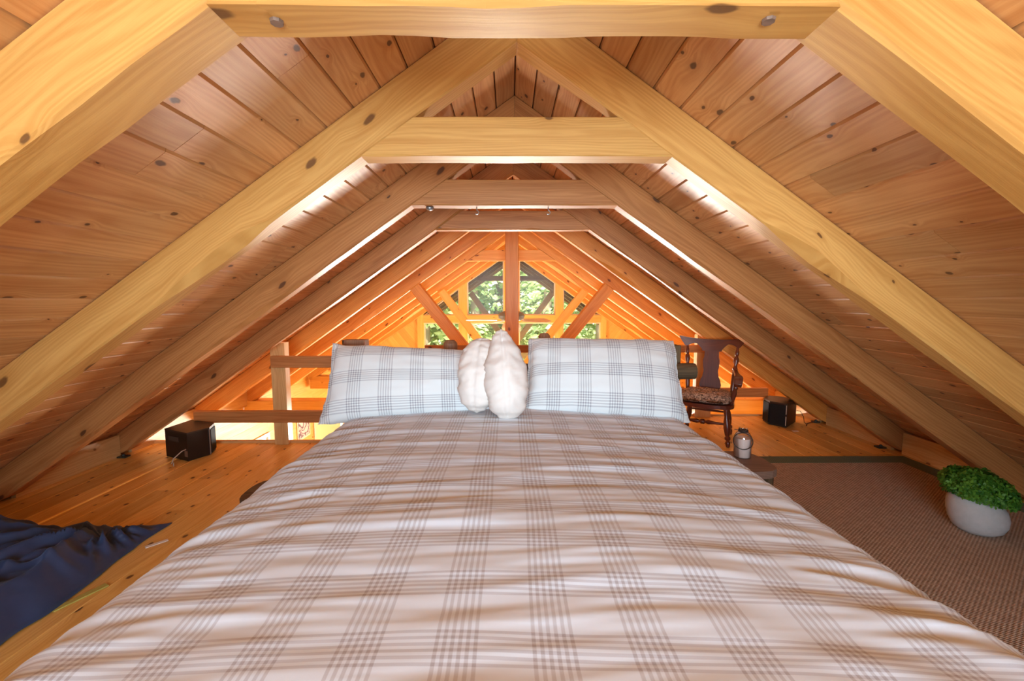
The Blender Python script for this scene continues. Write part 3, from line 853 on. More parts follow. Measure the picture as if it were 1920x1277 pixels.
# pillows
def pillow(w, h, T, nx=56, ny=36, seed=0, n=2.6, pw=.42, flange=.0, wr=.006, sag=0.0, floppy=0.0, waist=0.0, taper=0.0):
    """pillow in x (width), z (height, 0 at the bottom edge), y (thickness)"""
    b = MB(); fr, bk, uvs = [], [], []
    for j in range(ny + 1):
        for i in range(nx + 1):
            u, v = -1 + 2 * i / nx, -1 + 2 * j / ny
            ui, vi = u, v
            pin = 1 - .05 * (1 - abs(vi) ** 2) * abs(ui) ** 6
            pinv = 1 - .055 * (1 - abs(ui) ** 2) * abs(vi) ** 6
            x, z = u * w / 2 * pin * (1 - .035 * (v + 1) / 2 - .03 * max(0, v) ** 6), v * h / 2 * pinv
            f = max(0, 1 - (abs(u) / (1 - flange)) ** n) ** pw * max(0, 1 - (abs(v) / (1 - flange * .4)) ** n) ** pw if abs(u) < 1 - flange and abs(v) < 1 - flange * .4 else 0
            th = T / 2 * f * (1 - sag * v)
            e = min(1, 3 * (1 - max(abs(u), abs(v))) + .15)
            wv = wr * (noise.noise(V((u * 3 + seed, v * 7, seed))) + .7 * noise.noise(V((u * 7, v * 5 + seed, seed + 4))) + .35 * noise.noise(V((u * 15 + v * 9, v * 6 - u * 5, seed + 9)))) * (1.2 - .6 * f)
            edge = max(abs(u), abs(v)) ** 8
            fl = floppy * edge * noise.noise(V((u * 4 + seed * 2, v * 4, 2.0)))
            zz = (z + h / 2) * (1 - taper * (u + 1) / 2) - h / 2 + edge * .006 * noise.noise(V((u * 9, seed, v)))
            xx = x + edge * .006 * noise.noise(V((v * 9, seed + 3, u))) + waist * noise.noise(V((v * 1.7, seed, 1.0))) * 1
            fr.append(V((xx, -th - wv * min(1, f * 3) + fl, zz + h / 2))); bk.append(V((xx, th + wv * min(1, f * 3) + fl + .0015, zz + h / 2)))
            uvs.append((x, z))
    N = nx + 1; fs, fu = [], []
    for j in range(ny):
        for i in range(nx):
            k = [j * N + i, j * N + i + 1, (j + 1) * N + i + 1, (j + 1) * N + i]
            fs.append(k); fu.append([uvs[q] for q in k])
            k2 = [q + len(fr) for q in reversed(k)]; fs.append(k2); fu.append([uvs[q - len(fr)] for q in k2])
    rim = [i for i in range(nx)] + [j * N + nx for j in range(ny)] + [ny * N + nx - i for i in range(nx)] + [(ny - j) * N for j in range(ny)]
    for i in range(len(rim)):
        a, c = rim[i], rim[(i + 1) % len(rim)]
        k = [c, a, a + len(fr), c + len(fr)]; fs.append(k); fu.append([uvs[q % len(fr)] for q in k])
    b.add(fr + bk, fs, fu, .5)
    return b
def place(o, loc, rx=0, ry=0, rz=0):
    o.rotation_mode = 'XYZ'; o.rotation_euler = (rx, ry, rz); o.location = loc
    return o
o = pillow(1.04, .53, .25, seed=1.3, flange=.045, floppy=.02, taper=.2).build('plaid_pillow', M['pillow'], local=True, smooth=True)
place(o, (-.625, 2.47, .525), math.radians(-33), math.radians(-2.2), math.radians(5))
tag(o, 'large plaid pillow leaning on the headboard, left of the white cushions', 'pillow', 'plaid pillows')
o = pillow(1.0, .53, .25, seed=5.7, flange=.045, floppy=.02, taper=-.05).build('plaid_pillow', M['pillow'], local=True, smooth=True)
place(o, (.53, 2.47, .525), math.radians(-34), math.radians(2.0), math.radians(-4))
tag(o, 'large plaid pillow leaning on the headboard, right of the white cushions', 'pillow', 'plaid pillows')
def down_cushion(name, h, hw, hd, wp, xo, seed):
    """upright down cushion: rings of soft ellipses; wp = [(t, width factor)], xo = sideways lean by t"""
    b = MB(); R = []; NT_, NS = 60, 64
    def prof(t):
        for k in range(len(wp) - 1):
            if wp[k][0] <= t <= wp[k + 1][0]:
                q = (t - wp[k][0]) / (wp[k + 1][0] - wp[k][0]); q = q * q * (3 - 2 * q); return wp[k][1] + q * (wp[k + 1][1] - wp[k][1])
    for i in range(NT_ + 1):
        t = .5 - .5 * math.cos(PI * i / NT_); f = max(.002, prof(t)); r = []
        dep = hd * (math.sin(PI * min(1, t * .93 + .035)) ** .6) * (1.15 - .45 * t)
        for k in range(NS):
            a = 2 * PI * k / NS; ca, sa = math.cos(a), math.sin(a)
            x = hw * f * math.copysign(abs(ca) ** .9, ca); y = dep * math.copysign(abs(sa) ** .9, sa) * min(1, f * 1.6)
            seam = .012 * math.exp(-((ca + .1) / .07) ** 2) * (1 if sa < 0 else 0)
            wv = .011 * noise.noise(V((x * 9 + seed, t * 6, y * 5))) + .008 * (1 - abs(noise.noise(V((x * 12 + seed, t * 15 + abs(x) * 16, y * 4)))) * 2) * (.4 + .6 * math.sin(PI * t)) + .004 * noise.noise(V((x * 30, t * 34, seed)))
            d = V((ca, sa, 0)); p = V((x + xo(t), y, t * h)) + d * (wv - seam) * min(1, f * 2)
            r.append(p)
        R.append(r)
    b.rings(R); return b.build(name, M['white'], local=True, smooth=True)
o = down_cushion('white_cushion', .425, .118, .12, [(0, .05), (.04, .42), (.14, .78), (.35, .98), (.6, 1.0), (.82, .86), (.94, .62), (.985, .34), (1, .04)], lambda t: .02 * t, 9.1)
place(o, (-.215, 2.36, .595), math.radians(-12), math.radians(0), math.radians(-6))
tag(o, 'shorter white down cushion, left one of the upright pair', 'cushion', 'white cushions')
o = down_cushion('white_cushion', .50, .118, .13, [(0, .05), (.04, .46), (.14, .82), (.32, 1.0), (.55, .95), (.75, .72), (.9, .45), (.97, .27), (1, .04)], lambda t: -.028 * t * t, 12.4)
place(o, (-.038, 2.27, .575), math.radians(-12), math.radians(0), math.radians(6))
tag(o, 'taller pointed white down cushion, right one of the upright pair', 'cushion', 'white cushions')

# ------------------------------------------------------------------ bedside slabs, lantern
def slab_stand(loc, w, d, h, seed, lab, mat):
    c = thing('bedside_stand', lab, 'stand', loc, 0, 'bedside stands')
    b = MB(); pts = []
    for k in range(28):
        a = 2 * PI * k / 28; r = 1 / max(abs(math.cos(a)) ** 4 + abs(math.sin(a)) ** 4, .01) ** .25
        r *= 1 + .05 * noise.noise(V((math.cos(a) * 1.5 + seed, math.sin(a) * 1.5, seed)))
        pts.append((w / 2 * r * math.cos(a), d / 2 * r * math.sin(a)))
    b.prism(pts, (0, 0, h - .04), (1, 0, 0), (0, 1, 0), (0, 0, 1), .04)
    o = b.build('top', mat, c, local=True)
    for sx in (-1, 1):
        for sy in (-1, 1):
            b = MB(); b.lathe([(.018, 0), (.022, h - .041)], (sx * w * .36, sy * d * .36, .001), seg=12); autosmooth(b.build('leg', M['bark'], c, local=True))
    return c
ZS = .36
pr = onZ(1440, 868, ZS); plf = onZ(459, 918, .34)
slab_stand((pr.x - .17, pr.y + .03, 0), .36, .30, ZS, 2.0, 'low wooden slab stand at the right bedside, under the glass lantern', M['slab'])
slab_stand((plf.x + .20, plf.y + .0, 0), .36, .26, .34, 6.0, 'dark grey slab stand mostly hidden by the duvet on the left', M['bark'])

pl = onZ(1394, 858, ZS)
lt = thing('glass_lantern', 'clear glass jar lantern with a wire hoop handle on the bedside stand', 'lantern', (pl.x, pl.y + .015, ZS + .001), math.radians(-28))
kk = (pl.y) / 800
b = MB(); b.lathe([(.040, 0), (.044, .006), (.0445, .10), (.043, .118), (.034, .134), (.022, .142), (.021, .158), (.0235, .160)], (0, 0, 0), seg=28, cap=False); autosmooth(b.build('jar', M['jar'], lt, local=True), 60)
b = MB(); b.lathe([(.0405, .003), (.0415, .004), (.0415, .104), (.04, .107), (.001, .107)], (0, 0, 0), seg=28); autosmooth(b.build('candle', plain('pale_wax', (226, 206, 196), .5, var=.03), lt, local=True))
b = MB()
for q in range(3): b.tube([(.0235 * math.cos(a * PI / 12), .0235 * math.sin(a * PI / 12), .143 + .004 * q) for a in range(25)], .0022, 6)
b.tube([(-.02, -.01, .147), (-.03, -.012, .15), (-.044, -.016, .152)], .0022, 6)
b.build('neck_wire', M['wire'], lt, local=True, smooth=True)
b = MB(); b.tube([(.047 * math.sin(a * PI / 18), -.046 - .004 * math.cos(a * PI / 18), .100 + .047 * math.cos(a * PI / 18)) for a in range(37)], .0026, 8)
b.build('hoop_handle', M['wire'], lt, local=True, smooth=True)

# ------------------------------------------------------------------ chair
ch = thing('captains_chair', 'dark cherry wood armchair with a vase-shaped splat beside the bed', 'chair', (1.73, 3.745, 0), math.radians(-32))
ZSE = .345
def P3(x, y, z): return V((x, y, z))
# seat
b = MB(); pts = []
for k in range(36):
    a = 2 * PI * k / 36; r = 1 / max(abs(math.cos(a)) ** 3.4 + abs(math.sin(a)) ** 3.4, .01) ** (1 / 3.4)
    wd = .225 - .02 * math.sin(a); pts.append((wd * r * math.cos(a), .215 * r * math.sin(a)))
b.prism(pts, (0, 0, ZSE - .032), (1, 0, 0), (0, 1, 0), (0, 0, 1), .032, grain=(1, 0)); b.build('seat', M['chair'], ch, local=True)
# back posts
TILT = .16
crz = .80; yb0 = .19
def back(z): return yb0 + (z - ZSE) * TILT
def turned(b, p0, p1, prof, seg=14):
    p0, p1 = V(p0), V(p1); L = (p1 - p0).length
    b.lathe([(r, t * L) for t, r in prof], p0, p1 - p0, seg)
BP = [(0, .013), (.1, .016), (.25, .020), (.45, .020), (.55, .018), (.58, .024), (.61, .017), (.66, .013), (.72, .022), (.78, .022), (.83, .012), (.86, .018), (.92, .018), (.95, .012), (1, .012)]
for s in (-1, 1):
    b = MB(); turned(b, (s * .185, back(ZSE) - .01, ZSE - .01), (s * .215, back(crz), crz), BP); autosmooth(b.build('back_post', M['chair'], ch, local=True))
# crest rail: outline extruded, curved back
def sheet(outline_top, outline_bot, x0, x1, n, yfun, th, name):
    b = MB(); R = []
    for i in range(n + 1):
        x = x0 + (x1 - x0) * i / n; zt, zb_ = outline_top(x), outline_bot(x)
        y = lambda z: yfun(x, z)
        R.append([V((x, y(zb_) - th / 2, zb_)), V((x, y(zt) - th / 2, zt)), V((x, y(zt) + th / 2, zt)), V((x, y(zb_) + th / 2, zb_))])
    b.rings(R); return autosmooth(b.build(name, M['chair'], ch, local=True), 30)
yc = lambda x, z: back(z) - .35 * x * x + .02
ctop = lambda x: .868 + .028 * (abs(x) / .29) ** 2.4 - .004
def cbot(x):
    a = abs(x)
    if a > .235: return .80 + (a - .235) / .055 * .082
    if a > .21: return .798
    if a > .085: return .80 + .025 * math.sin((a - .085) / .125 * PI) - .03 * max(0, 1 - (a - .085) / .05)
    return .755
sheet(ctop, cbot, -.29, .29, 58, yc, .024, 'crest_rail')
# splat: vase outline by height
def splat():
    b = MB(); R = []
    prof = [(.0, .055), (.06, .062), (.14, .085), (.22, .093), (.30, .085), (.40, .068), (.50, .062), (.60, .068), (.70, .072), (.80, .062), (.88, .06), (.95, .075), (1.0, .095)]
    z0, z1 = ZSE - .002, .80
    for i in range(41):
        t = i / 40
        for k in range(len(prof) - 1):
            if prof[k][0] <= t <= prof[k + 1][0]:
                q = (t - prof[k][0]) / (prof[k + 1][0] - prof[k][0]); q = q * q * (3 - 2 * q); w = prof[k][1] + q * (prof[k + 1][1] - prof[k][1])
        z = z0 + (z1 - z0) * t; y = back(z) + .018
        R.append([V((-w, y - .008 - .2 * w * w, z)), V((0, y - .008, z)), V((w, y - .008 - .2 * w * w, z)), V((w, y + .008 - .2 * w * w, z)), V((0, y + .008, z)), V((-w, y + .008 - .2 * w * w, z))])
    b.rings(R); return autosmooth(b.build('splat', M['chair'], ch, local=True), 30)
splat()
# arms with scrolled ends, arm posts
ZA = .575
for s in (-1, 1):
    b = MB(); R = []
    path = [(s * .205, back(ZA) - .005, ZA + .02), (s * .222, .12, ZA + .004), (s * .238, .03, ZA), (s * .25, -.06, ZA + .004), (s * .255, -.12, ZA + .004), (s * .255, -.155, ZA - .012), (s * .255, -.165, ZA - .04), (s * .255, -.15, ZA - .062)]
    for i, p in enumerate(path):
        w = (.018, .02, .024, .03, .034, .034, .032, .026)[i]; h = (.014, .014, .014, .014, .016, .018, .017, .012)[i]
        t = (V(path[min(i + 1, 7)]) - V(path[max(i - 1, 0)])).normalized(); up = V((1, 0, 0)).cross(t).normalized()
        if up.z < 0 and i < 5: up = -up
        R.append([V(p) + V((a * w, 0, 0)) + up * c * h for a, c in ((-1, -1), (1, -1), (1, 1), (-1, 1))])
    for i in range(1, 8):
        if (R[i][0] - R[i - 1][0]).length > (R[i][3] - R[i - 1][0]).length: R[i] = [R[i][3], R[i][2], R[i][1], R[i][0]]
    b.rings(R); o = b.build('arm', M['chair'], ch, local=True); m = o.modifiers.new('round', 'BEVEL'); m.width = .006; m.segments = 2
    autosmooth(o)
    b = MB(); turned(b, (s * .205, -.075, ZSE - .005), (s * .25, -.105, ZA - .008), [(0, .013), (.2, .018), (.45, .022), (.6, .014), (.66, .021), (.72, .014), (1, .014)]); autosmooth(b.build('arm_post', M['chair'], ch, local=True))
LEG = [(0, .013), (.06, .018), (.12, .02), (.17, .012), (.2, .022), (.25, .024), (.29, .015), (.33, .02), (.5, .027), (.68, .024), (.8, .016), (.9, .02), (1, .022)]
for s in (-1, 1):
    b = MB(); turned(b, (s * .205, -.20, .002), (s * .175, -.165, ZSE - .03), LEG); autosmooth(b.build('leg', M['chair'], ch, local=True))
    b = MB(); turned(b, (s * .19, .215, .002), (s * .15, .15, ZSE - .03), LEG); autosmooth(b.build('leg', M['chair'], ch, local=True))
    b = MB(); turned(b, (s * .19, -.185, .15), (s * .175, .185, .15), [(0, .009), (.3, .012), (.5, .017), (.7, .012), (1, .009)]); autosmooth(b.build('stretcher', M['chair'], ch, local=True))
b = MB(); turned(b, (-.195, -.185, .19), (.195, -.185, .19), [(0, .008), (.25, .012), (.38, .019), (.44, .011), (.47, .021), (.53, .021), (.56, .011), (.62, .019), (.75, .012), (1, .008)]); autosmooth(b.build('stretcher', M['chair'], ch, local=True))
b = MB(); turned(b, (-.165, .18, .21), (.165, .18, .21), [(0, .008), (.5, .012), (1, .008)]); autosmooth(b.build('stretcher', M['chair'], ch, local=True))

# tufted cushion on the chair
def tuft():
    b = MB(); n = 40; fr, bk = [], []
    for j in range(n + 1):
        for i in range(n + 1):
            u, v = -1 + 2 * i / n, -1 + 2 * j / n
            r4 = (abs(u) ** 5 + abs(v) ** 5) ** .2; m = max(abs(u), abs(v)); k = 1 if r4 < 1e-6 else m / r4
            x, y = u * k * .21, v * k * .185
            f = max(0, 1 - m ** 4) ** .4
            z = .066 * f * (1 - .0)
            for tx, ty in ((-.45, -.45), (.45, -.45), (-.45, .45), (.45, .45), (0, 0)):
                z -= .036 * math.exp(-((u - tx) ** 2 + (v - ty) ** 2) / .02)
            z += .008 * f * noise.noise(V((u * 4, v * 4, 1))) + .004 * f * noise.noise(V((u * 14, v * 14, 2)))
            fr.append(V((x, y, .028 + z))); bk.append(V((x, y, .028 - .027 * f)))
    N = n + 1; fs = []
    for j in range(n):
        for i in range(n):
            q = [j * N + i, j * N + i + 1, (j + 1) * N + i + 1, (j + 1) * N + i]; fs.append(q); fs.append([t + N * N for t in reversed(q)])
    rim = [i for i in range(n)] + [j * N + n for j in range(n)] + [n * N + n - i for i in range(n)] + [(n - j) * N for j in range(n)]
    for i in range(len(rim)):
        a, c = rim[i], rim[(i + 1) % len(rim)]; fs.append([c, a, a + N * N, c + N * N])
    b.add(fr + bk, fs); return b
o = tuft().build('seat_cushion', M['fur'], local=True, smooth=True)
o.rotation_euler = (0, 0, math.radians(-32)); o.location = ch.matrix_basis @ V((0, -.02, ZSE + .001))
a_ = math.radians(-32); lv = V((-.0, -.025, 0)); o.location = V((1.73 + lv.x * math.cos(a_) - lv.y * math.sin(a_), 3.745 + lv.x * math.sin(a_) + lv.y * math.cos(a_), ZSE + .001))
tag(o, 'tufted brown sherpa seat cushion on the wooden armchair', 'cushion')

# ------------------------------------------------------------------ speakers
def speaker(name, lab, foot, h, grp, front_edges, silver_edge=None):
    """foot: floor polygon (world x, y), counter-clockwise; front_edges: polygon edges carrying grille panels"""
    cx = sum(p.x for p in foot) / len(foot); cy = sum(p.y for p in foot) / len(foot)
    c = thing(name, lab, 'speaker', (cx, cy, 0), 0, grp)
    P = [(p.x, p.y) for p in foot]
    b = MB(); b.prism(P, (0, 0, .004), (1, 0, 0), (0, 1, 0), (0, 0, 1), h - .016); b.build('cabinet', M['speaker'], c)
    b = MB(); q = [((x - cx) * 1.004 + cx, (y - cy) * 1.004 + cy) for x, y in P]
    b.prism(q, (0, 0, h - .0118), (1, 0, 0), (0, 1, 0), (0, 0, 1), .0118); b.build('top_panel', M['speakertop'], c)
    for i in front_edges:
        a, d = V(P[i]), V(P[(i + 1) % len(P)]); t = (d - a); L = t.length; t.normalize(); n = V((t.y, -t.x))
        b = MB(); o3 = V((a.x, a.y, 0))
        b.prism([(.006, .02), (L - .006, .02), (L - .006, h - .022), (.006, h - .022)], o3 + V((n.x, n.y, 0)) * .0005, (t.x, t.y, 0), (0, 0, 1), (n.x, n.y, 0), .006)
        b.build('grille', M['grille'], c)
    return c, P, h
def fz(px, py): return onZ(px, py, 0)
# left: near corner (353.5,866), left-back corner, right
n0 = fz(353.5, 866); l0 = fz(312.5, 856); r0 = fz(396, 853); r1 = fz(405, 843); 
bk = l0 + (r1 - n0) * .95
hl = (fz(353, 866).y) * 0 + (yz(353, 812, n0.y))
foot = [n0, r0, r1, bk, l0]
c, P, h = speaker('loudspeaker', 'black bookshelf speaker on the floor at the left, seen from behind', foot, hl, 'loudspeakers', [1])
a, d = V(P[0]), V(P[1]); t = (d - a).normalized(); n = V((t.y, -t.x)); L = (d - a).length
b = MB(); b.prism([(L - .008, .006), (L, .006), (L, h - .013), (L - .008, h - .013)], V((a.x, a.y, 0)) + V((n.x, n.y, 0)) * .001, (t.x, t.y, 0), (0, 0, 1), (n.x, n.y, 0), .004); b.build('silver_strip', M['silver'], c)
a, d = V(P[4]), V(P[0]); t = (d - a).normalized(); n = V((t.y, -t.x)); L = (d - a).length
o3 = V((a.x, a.y, 0)) + V((n.x, n.y, 0)) * .0006
b = MB(); b.prism([(L * .17, h * .62), (L * .62, h * .62), (L * .62, h * .78), (L * .17, h * .78)], o3, (t.x, t.y, 0), (0, 0, 1), (n.x, n.y, 0), .0015); b.build('badge', plain('dull_grey_badge', (58, 54, 50), .4, var=.5, scale=90), c)
b = MB(); b.prism([(L * .86, h * .16), (L * .99, h * .16), (L * .99, h * .36), (L * .86, h * .36)], o3, (t.x, t.y, 0), (0, 0, 1), (n.x, n.y, 0), .0012); b.build('sticker', plain('faded_brown_sticker', (120, 92, 72), .6, var=.3, scale=120), c)
w0 = o3 + V((t.x, t.y, 0)) * L * .93 + V((0, 0, h * .42))
e0 = fz(326, 876); e0.z = .006
b = MB(); mid = [w0, w0 + V((n.x, n.y, 0)) * .03 + V((0, 0, -.005)), w0.lerp(e0, .45) + V((n.x, n.y, 0)) * .05, w0.lerp(e0, .8) + V((n.x, n.y, 0)) * .03, e0 + V((0, 0, .03)), e0]
b.tube(mid, .004, 8)
b.build('speaker_wire', M['cable'], c, smooth=True)
# right speaker
q0 = fz(1441, 796); q1 = fz(1474, 803); q2 = fz(1491.5, 791.5); q5 = fz(1430, 789)
q3 = q2 + (q0 - q1) * .8; q4 = q5 + (q2 - q1) * .55
foot = [q0, q1, q2, q3, q4, q5]
hr = yz(1476, 757.5, q1.y)
c, P, h = speaker('loudspeaker', 'black bookshelf speaker on the floor at the right, facing the bed', foot, hr, 'loudspeakers', [0, 5])
a, d = V(P[0]), V(P[1]); t = (d - a).normalized(); n = V((t.y, -t.x)); L = (d - a).length
for z0, z1 in ((.1, .47), (.56, .93)):
    b = MB(); b.prism([(L - .007, h * z0), (L - .001, h * z0), (L - .001, h * z1), (L - .007, h * z1)], V((a.x, a.y, 0)) + V((n.x, n.y, 0)) * .0068, (t.x, t.y, 0), (0, 0, 1), (n.x, n.y, 0), .003); b.build('edge_trim', M['cable'], c)
p0 = fz(1492, 788); 
b = MB(); b.tube([V((q2.x + .006, q2.y, .12)), V((q2.x + .05, q2.y + .01, .11)), V((q2.x + .07, q2.y - .01, .06)), V((q2.x + .055, q2.y - .05, .01)), V((q2.x + .05, q2.y - .09, .005))], .003, 8)
b.build('speaker_wire', M['darkcable'], c, smooth=True)
# loose cable along the right knee wall
pts = [(1512, 799), (1513, 795), (1520, 793), (1530, 791.8), (1540, 791), (1548, 789)]
b = MB(); b.tube([fz(*p) + V((0, 0, .0045)) for p in pts], .004, 8)
tag(b.build('loose_cable', M['darkcable'], smooth=True), 'thin brown cable curling on the floor past the right speaker', 'cable')
for px, py, lab in ((1551, 791.5, 'dark metal rafter foot bracket by the cable, on the right floor edge'), (1676, 839, 'dark metal rafter foot bracket at the corner of the rug'), (226, 857, 'dark metal rafter foot bracket on the left floor edge')):
    p = fz(px, py); s = 1 if p.x > 0 else -1; b = MB()
    x0 = min(abs(p.x), 3.07)
    b.box((s * x0 - .035, p.y - .03, .001), (s * x0 + .03, p.y + .02, .012), 0)
    b.lathe([(.011, .012), (.011, .024), (.004, .028)], (s * x0, p.y - .006, 0), seg=6)
    tag(b.build('foot_bracket', M['tin']), lab, 'bracket', 'rafter foot brackets')
p = fz(1563, 798)
# scraps
b = MB(); p = fz(1491, 808.5); b.box((p.x - .025, p.y - .012, .001), (p.x + .025, p.y + .012, .003), 0)
tag(b.build('paper_scrap', M['paper']), 'tiny white paper scrap on the floor near the right speaker', 'scrap')
b = MB(); p = fz(294, 1020); m = Matrix.Translation(p) @ Matrix.Rotation(math.radians(48), 4, 'Z'); b.box((-.045, -.011, .001), (.045, .011, .004), 0, m)
tag(b.build('plastic_strip', M['paper']), 'narrow white plastic strip on the floor by the blanket tip', 'scrap')
b = MB(); p = fz(152, 1121); m = Matrix.Translation(p) @ Matrix.Rotation(math.radians(66), 4, 'Z'); b.box((-.085, -.014, .001), (.085, .014, .006), 0, m)
tag(b.build('fabric_ribbon', M['yellowtag']), 'yellow green ribbon on the floor under the edge of the blanket', 'ribbon')

# ------------------------------------------------------------------ rug, plant, blanket
RX0, RX1, RY0, RY1 = .98, 3.05, -.4, fz(1697, 858).y
b = MB(); bw = .135
c = thing('area_rug', 'brown woven rug with a green ribbed border on the right of the bed', 'rug', ((RX0 + RX1) / 2, (RY0 + RY1) / 2, 0))
def quad(b, x0, x1, y0, y1, z0=.001, z1=.012, rot=False):
    vs = [V((x, y, z)) for z in (z0, z1) for y in (y0, y1) for x in (x0, x1)]
    fs = [(0, 2, 3, 1), (4, 5, 7, 6), (0, 1, 5, 4), (2, 6, 7, 3), (0, 4, 6, 2), (1, 3, 7, 5)]
    b.add(vs, fs, [[((vs[k].y, vs[k].x) if rot else (vs[k].x, vs[k].y)) for k in f] for f in fs], .5)
quad(b, RX0 + bw, RX1 - bw, RY0 + bw, RY1 - bw); b.build('woven_field', M['rug'], c)
b = MB(); z0, z1 = .001, .013
for poly, rot in (([(RX0, RY1), (RX0 + bw, RY1 - bw), (RX1 - bw, RY1 - bw), (RX1, RY1)], False), ([(RX1, RY1), (RX1 - bw, RY1 - bw), (RX1 - bw, RY0 + bw), (RX1, RY0)], True),
                  ([(RX1, RY0), (RX1 - bw, RY0 + bw), (RX0 + bw, RY0 + bw), (RX0, RY0)], False), ([(RX0, RY0), (RX0 + bw, RY0 + bw), (RX0 + bw, RY1 - bw), (RX0, RY1)], True)):
    k = 4; a = [V((p[0], p[1], z1)) for p in poly]; d = [V((p[0], p[1], z0)) for p in poly]
    fs = [[0, 1, 2, 3], [7, 6, 5, 4]] + [[i, 4 + i, 4 + (i + 1) % 4, (i + 1) % 4] for i in range(4)]
    vs = a + d
    b.add(vs, fs, [[((vs[q].y, vs[q].x) if rot else (vs[q].x, vs[q].y)) for q in f] for f in fs], .5)
b.build('border', M['rugborder'], c)

# plant in a pebble pot
pp = onZ(1833, 985, .06); pb = fz(1842, 1010)
c = thing('potted_plant', 'leafy green plant in a grey pebble-shaped pot on the rug', 'plant', (pb.x + .018, pb.y + .05, .0135), math.radians(-18))
b = MB(); R = []
A, B2 = .122, .108
prof = [(.35, 0), (.62, .004), (.82, .02), (.95, .05), (1.0, .085), (.96, .12), (.84, .15), (.70, .166), (.60, .168), (.58, .158), (.56, .13)]
for r, z in prof:
    R.append([V((A * r * math.cos(2 * PI * k / 40) * (1 + .05 * math.cos(2 * PI * k / 40)) - .025 * (z / .17) ** 2, B2 * r * math.sin(2 * PI * k / 40), z * 1.15 + .02 * (z / .17) * -math.cos(2 * PI * k / 40) * r * .9)) for k in range(40)])
b.rings(R); autosmooth(b.build('pot', M['pot'], c, local=True), 60)
b = MB(); rng = random.Random(4)
stems = MB()
for k in range(1500):
    th = rng.uniform(0, 2 * PI); ph = math.acos(rng.uniform(-.32, 1)); rr = rng.uniform(.72, 1.0) ** .6
    lump = 1 + .12 * noise.noise(V((math.cos(th) * 2, math.sin(th) * 2, ph * 2)))
    d = V((math.sin(ph) * math.cos(th), math.sin(ph) * math.sin(th), math.cos(ph)))
    p = V((d.x * .152 * rr * lump - .008, d.y * .14 * rr * lump, .222 + d.z * .11 * rr * lump - .02 * d.x))
    nrm = (d + V((rng.uniform(-.6, .6), rng.uniform(-.6, .6), rng.uniform(-.2, .8)))).normalized()
    a = nrm.cross(V((0, 0, 1))).normalized() if abs(nrm.z) < .95 else V((1, 0, 0)); e = nrm.cross(a)
    an = rng.uniform(0, 6.28); a, e = a * math.cos(an) + e * math.sin(an), e * math.cos(an) - a * math.sin(an)
    tn = rng.random() * (.35 + .65 * rr)
    for q in range(3):
        aa = q * 2.1; u = a * math.cos(aa) + e * math.sin(aa); w = e * math.cos(aa) - a * math.sin(aa); L = rng.uniform(.014, .021)
        vs = [p, p + u * L * .5 + w * L * .38 + nrm * .002, p + u * L + nrm * .003, p + u * L * .5 - w * L * .38 + nrm * .002]
        b.add(vs, [[0, 1, 2, 3]], [[(0, 0), (1, 0), (1, 1), (0, 1)]], tn)
b.build('foliage', M['leaf'], c, local=True)
for k in range(60):
    th = rng.uniform(0, 2 * PI); r = rng.uniform(.2, 1)
    stems.tube([(.05 * r * math.cos(th), .05 * r * math.sin(th), .15), (.08 * r * math.cos(th), .07 * r * math.sin(th), .21), (.13 * r * math.cos(th), .12 * r * math.sin(th), .21 + .085 * (1.1 - r))], .0016, 5)
stems.build('stems', M['stem'], c, local=True)

# navy blanket heap
def blanket():
    b = MB(); NX, NY = 150, 120
    vs, uvs = [], []
    for j in range(NY + 1):
        for i in range(NX + 1):
            u, v = i / NX, j / NY            # u: from left wall to bed side, v: from near to far
            xr = -1.80 - .10 * v + .03 * noise.noise(V((v * 5, 1, 0)))
            xl = -2.92
            x = xl + (xr - xl) * u
            yn = 1.12 + .05 * noise.noise(V((u * 3, 4, 0)))
            yf = 2.17 + .05 * noise.noise(V((u * 4, 8, 0))) + .10 * max(0, u - .7) / .3 - .05 * math.exp(-((u - .52) / .06) ** 2)
            y = yn + (yf - yn) * v
            e = min(1, min(u, 1 - u) * 9) ** .6 * min(1, min(v, 1 - v) * 8) ** .6
            hgt = .075 * (.6 + .9 * noise.noise(V((x * 1.7, y * 2.2, 3)))) + .05
            kx, ky = x + 2.04, y - 2.02; rk = math.hypot(kx, ky); an = math.atan2(ky, kx)
            an += .25 * noise.noise(V((x * 3, y * 3, 9)))
            rad = (1 - abs(math.sin(an * 4.5 + .8 * noise.noise(V((x * 2.2, y * 2.2, 4)))))) ** 1.6
            rad2 = (1 - abs(math.sin(an * 9 + 2 * noise.noise(V((x * 4, y * 4, 14)))))) ** 1.5
            fall = min(1, rk / .10) * math.exp(-rk / .55)
            s1 = x * .96 + y * .28; s2 = -x * .28 + y * .96
            lon = ridged(V((s1 * 1.1, s2 * 7.5 + .7 * noise.noise(V((x * 2, y * 2, 9))), 6)))
            wv = fall * (.6 * rad + .34 * rad2) + .5 * max(0, lon - .35) + .22 * (ridged(V((x * 4.2, y * 6.5, 13))) - .4) + .10 * noise.noise(V((x * 15, y * 15, 2)))
            z = .006 + e * max(.012, hgt + .105 * wv)
            if x < -2.6: z = min(z, ZP - MS * -x + .2)
            vs.append(V((x + .02 * noise.noise(V((x * 6, y * 6, 1))), y, z))); uvs.append((u, v))
    fs = []
    for j in range(NY):
        for i in range(NX):
            fs.append([j * (NX + 1) + i, j * (NX + 1) + i + 1, (j + 1) * (NX + 1) + i + 1, (j + 1) * (NX + 1) + i])
    b.add(vs, fs, [[uvs[q] for q in f] for f in fs], .5)
    o = b.build('navy_blanket', M['navy'], smooth=True)
    m = o.modifiers.new('thick', 'SOLIDIFY'); m.thickness = .005; m.offset = -1
    return o
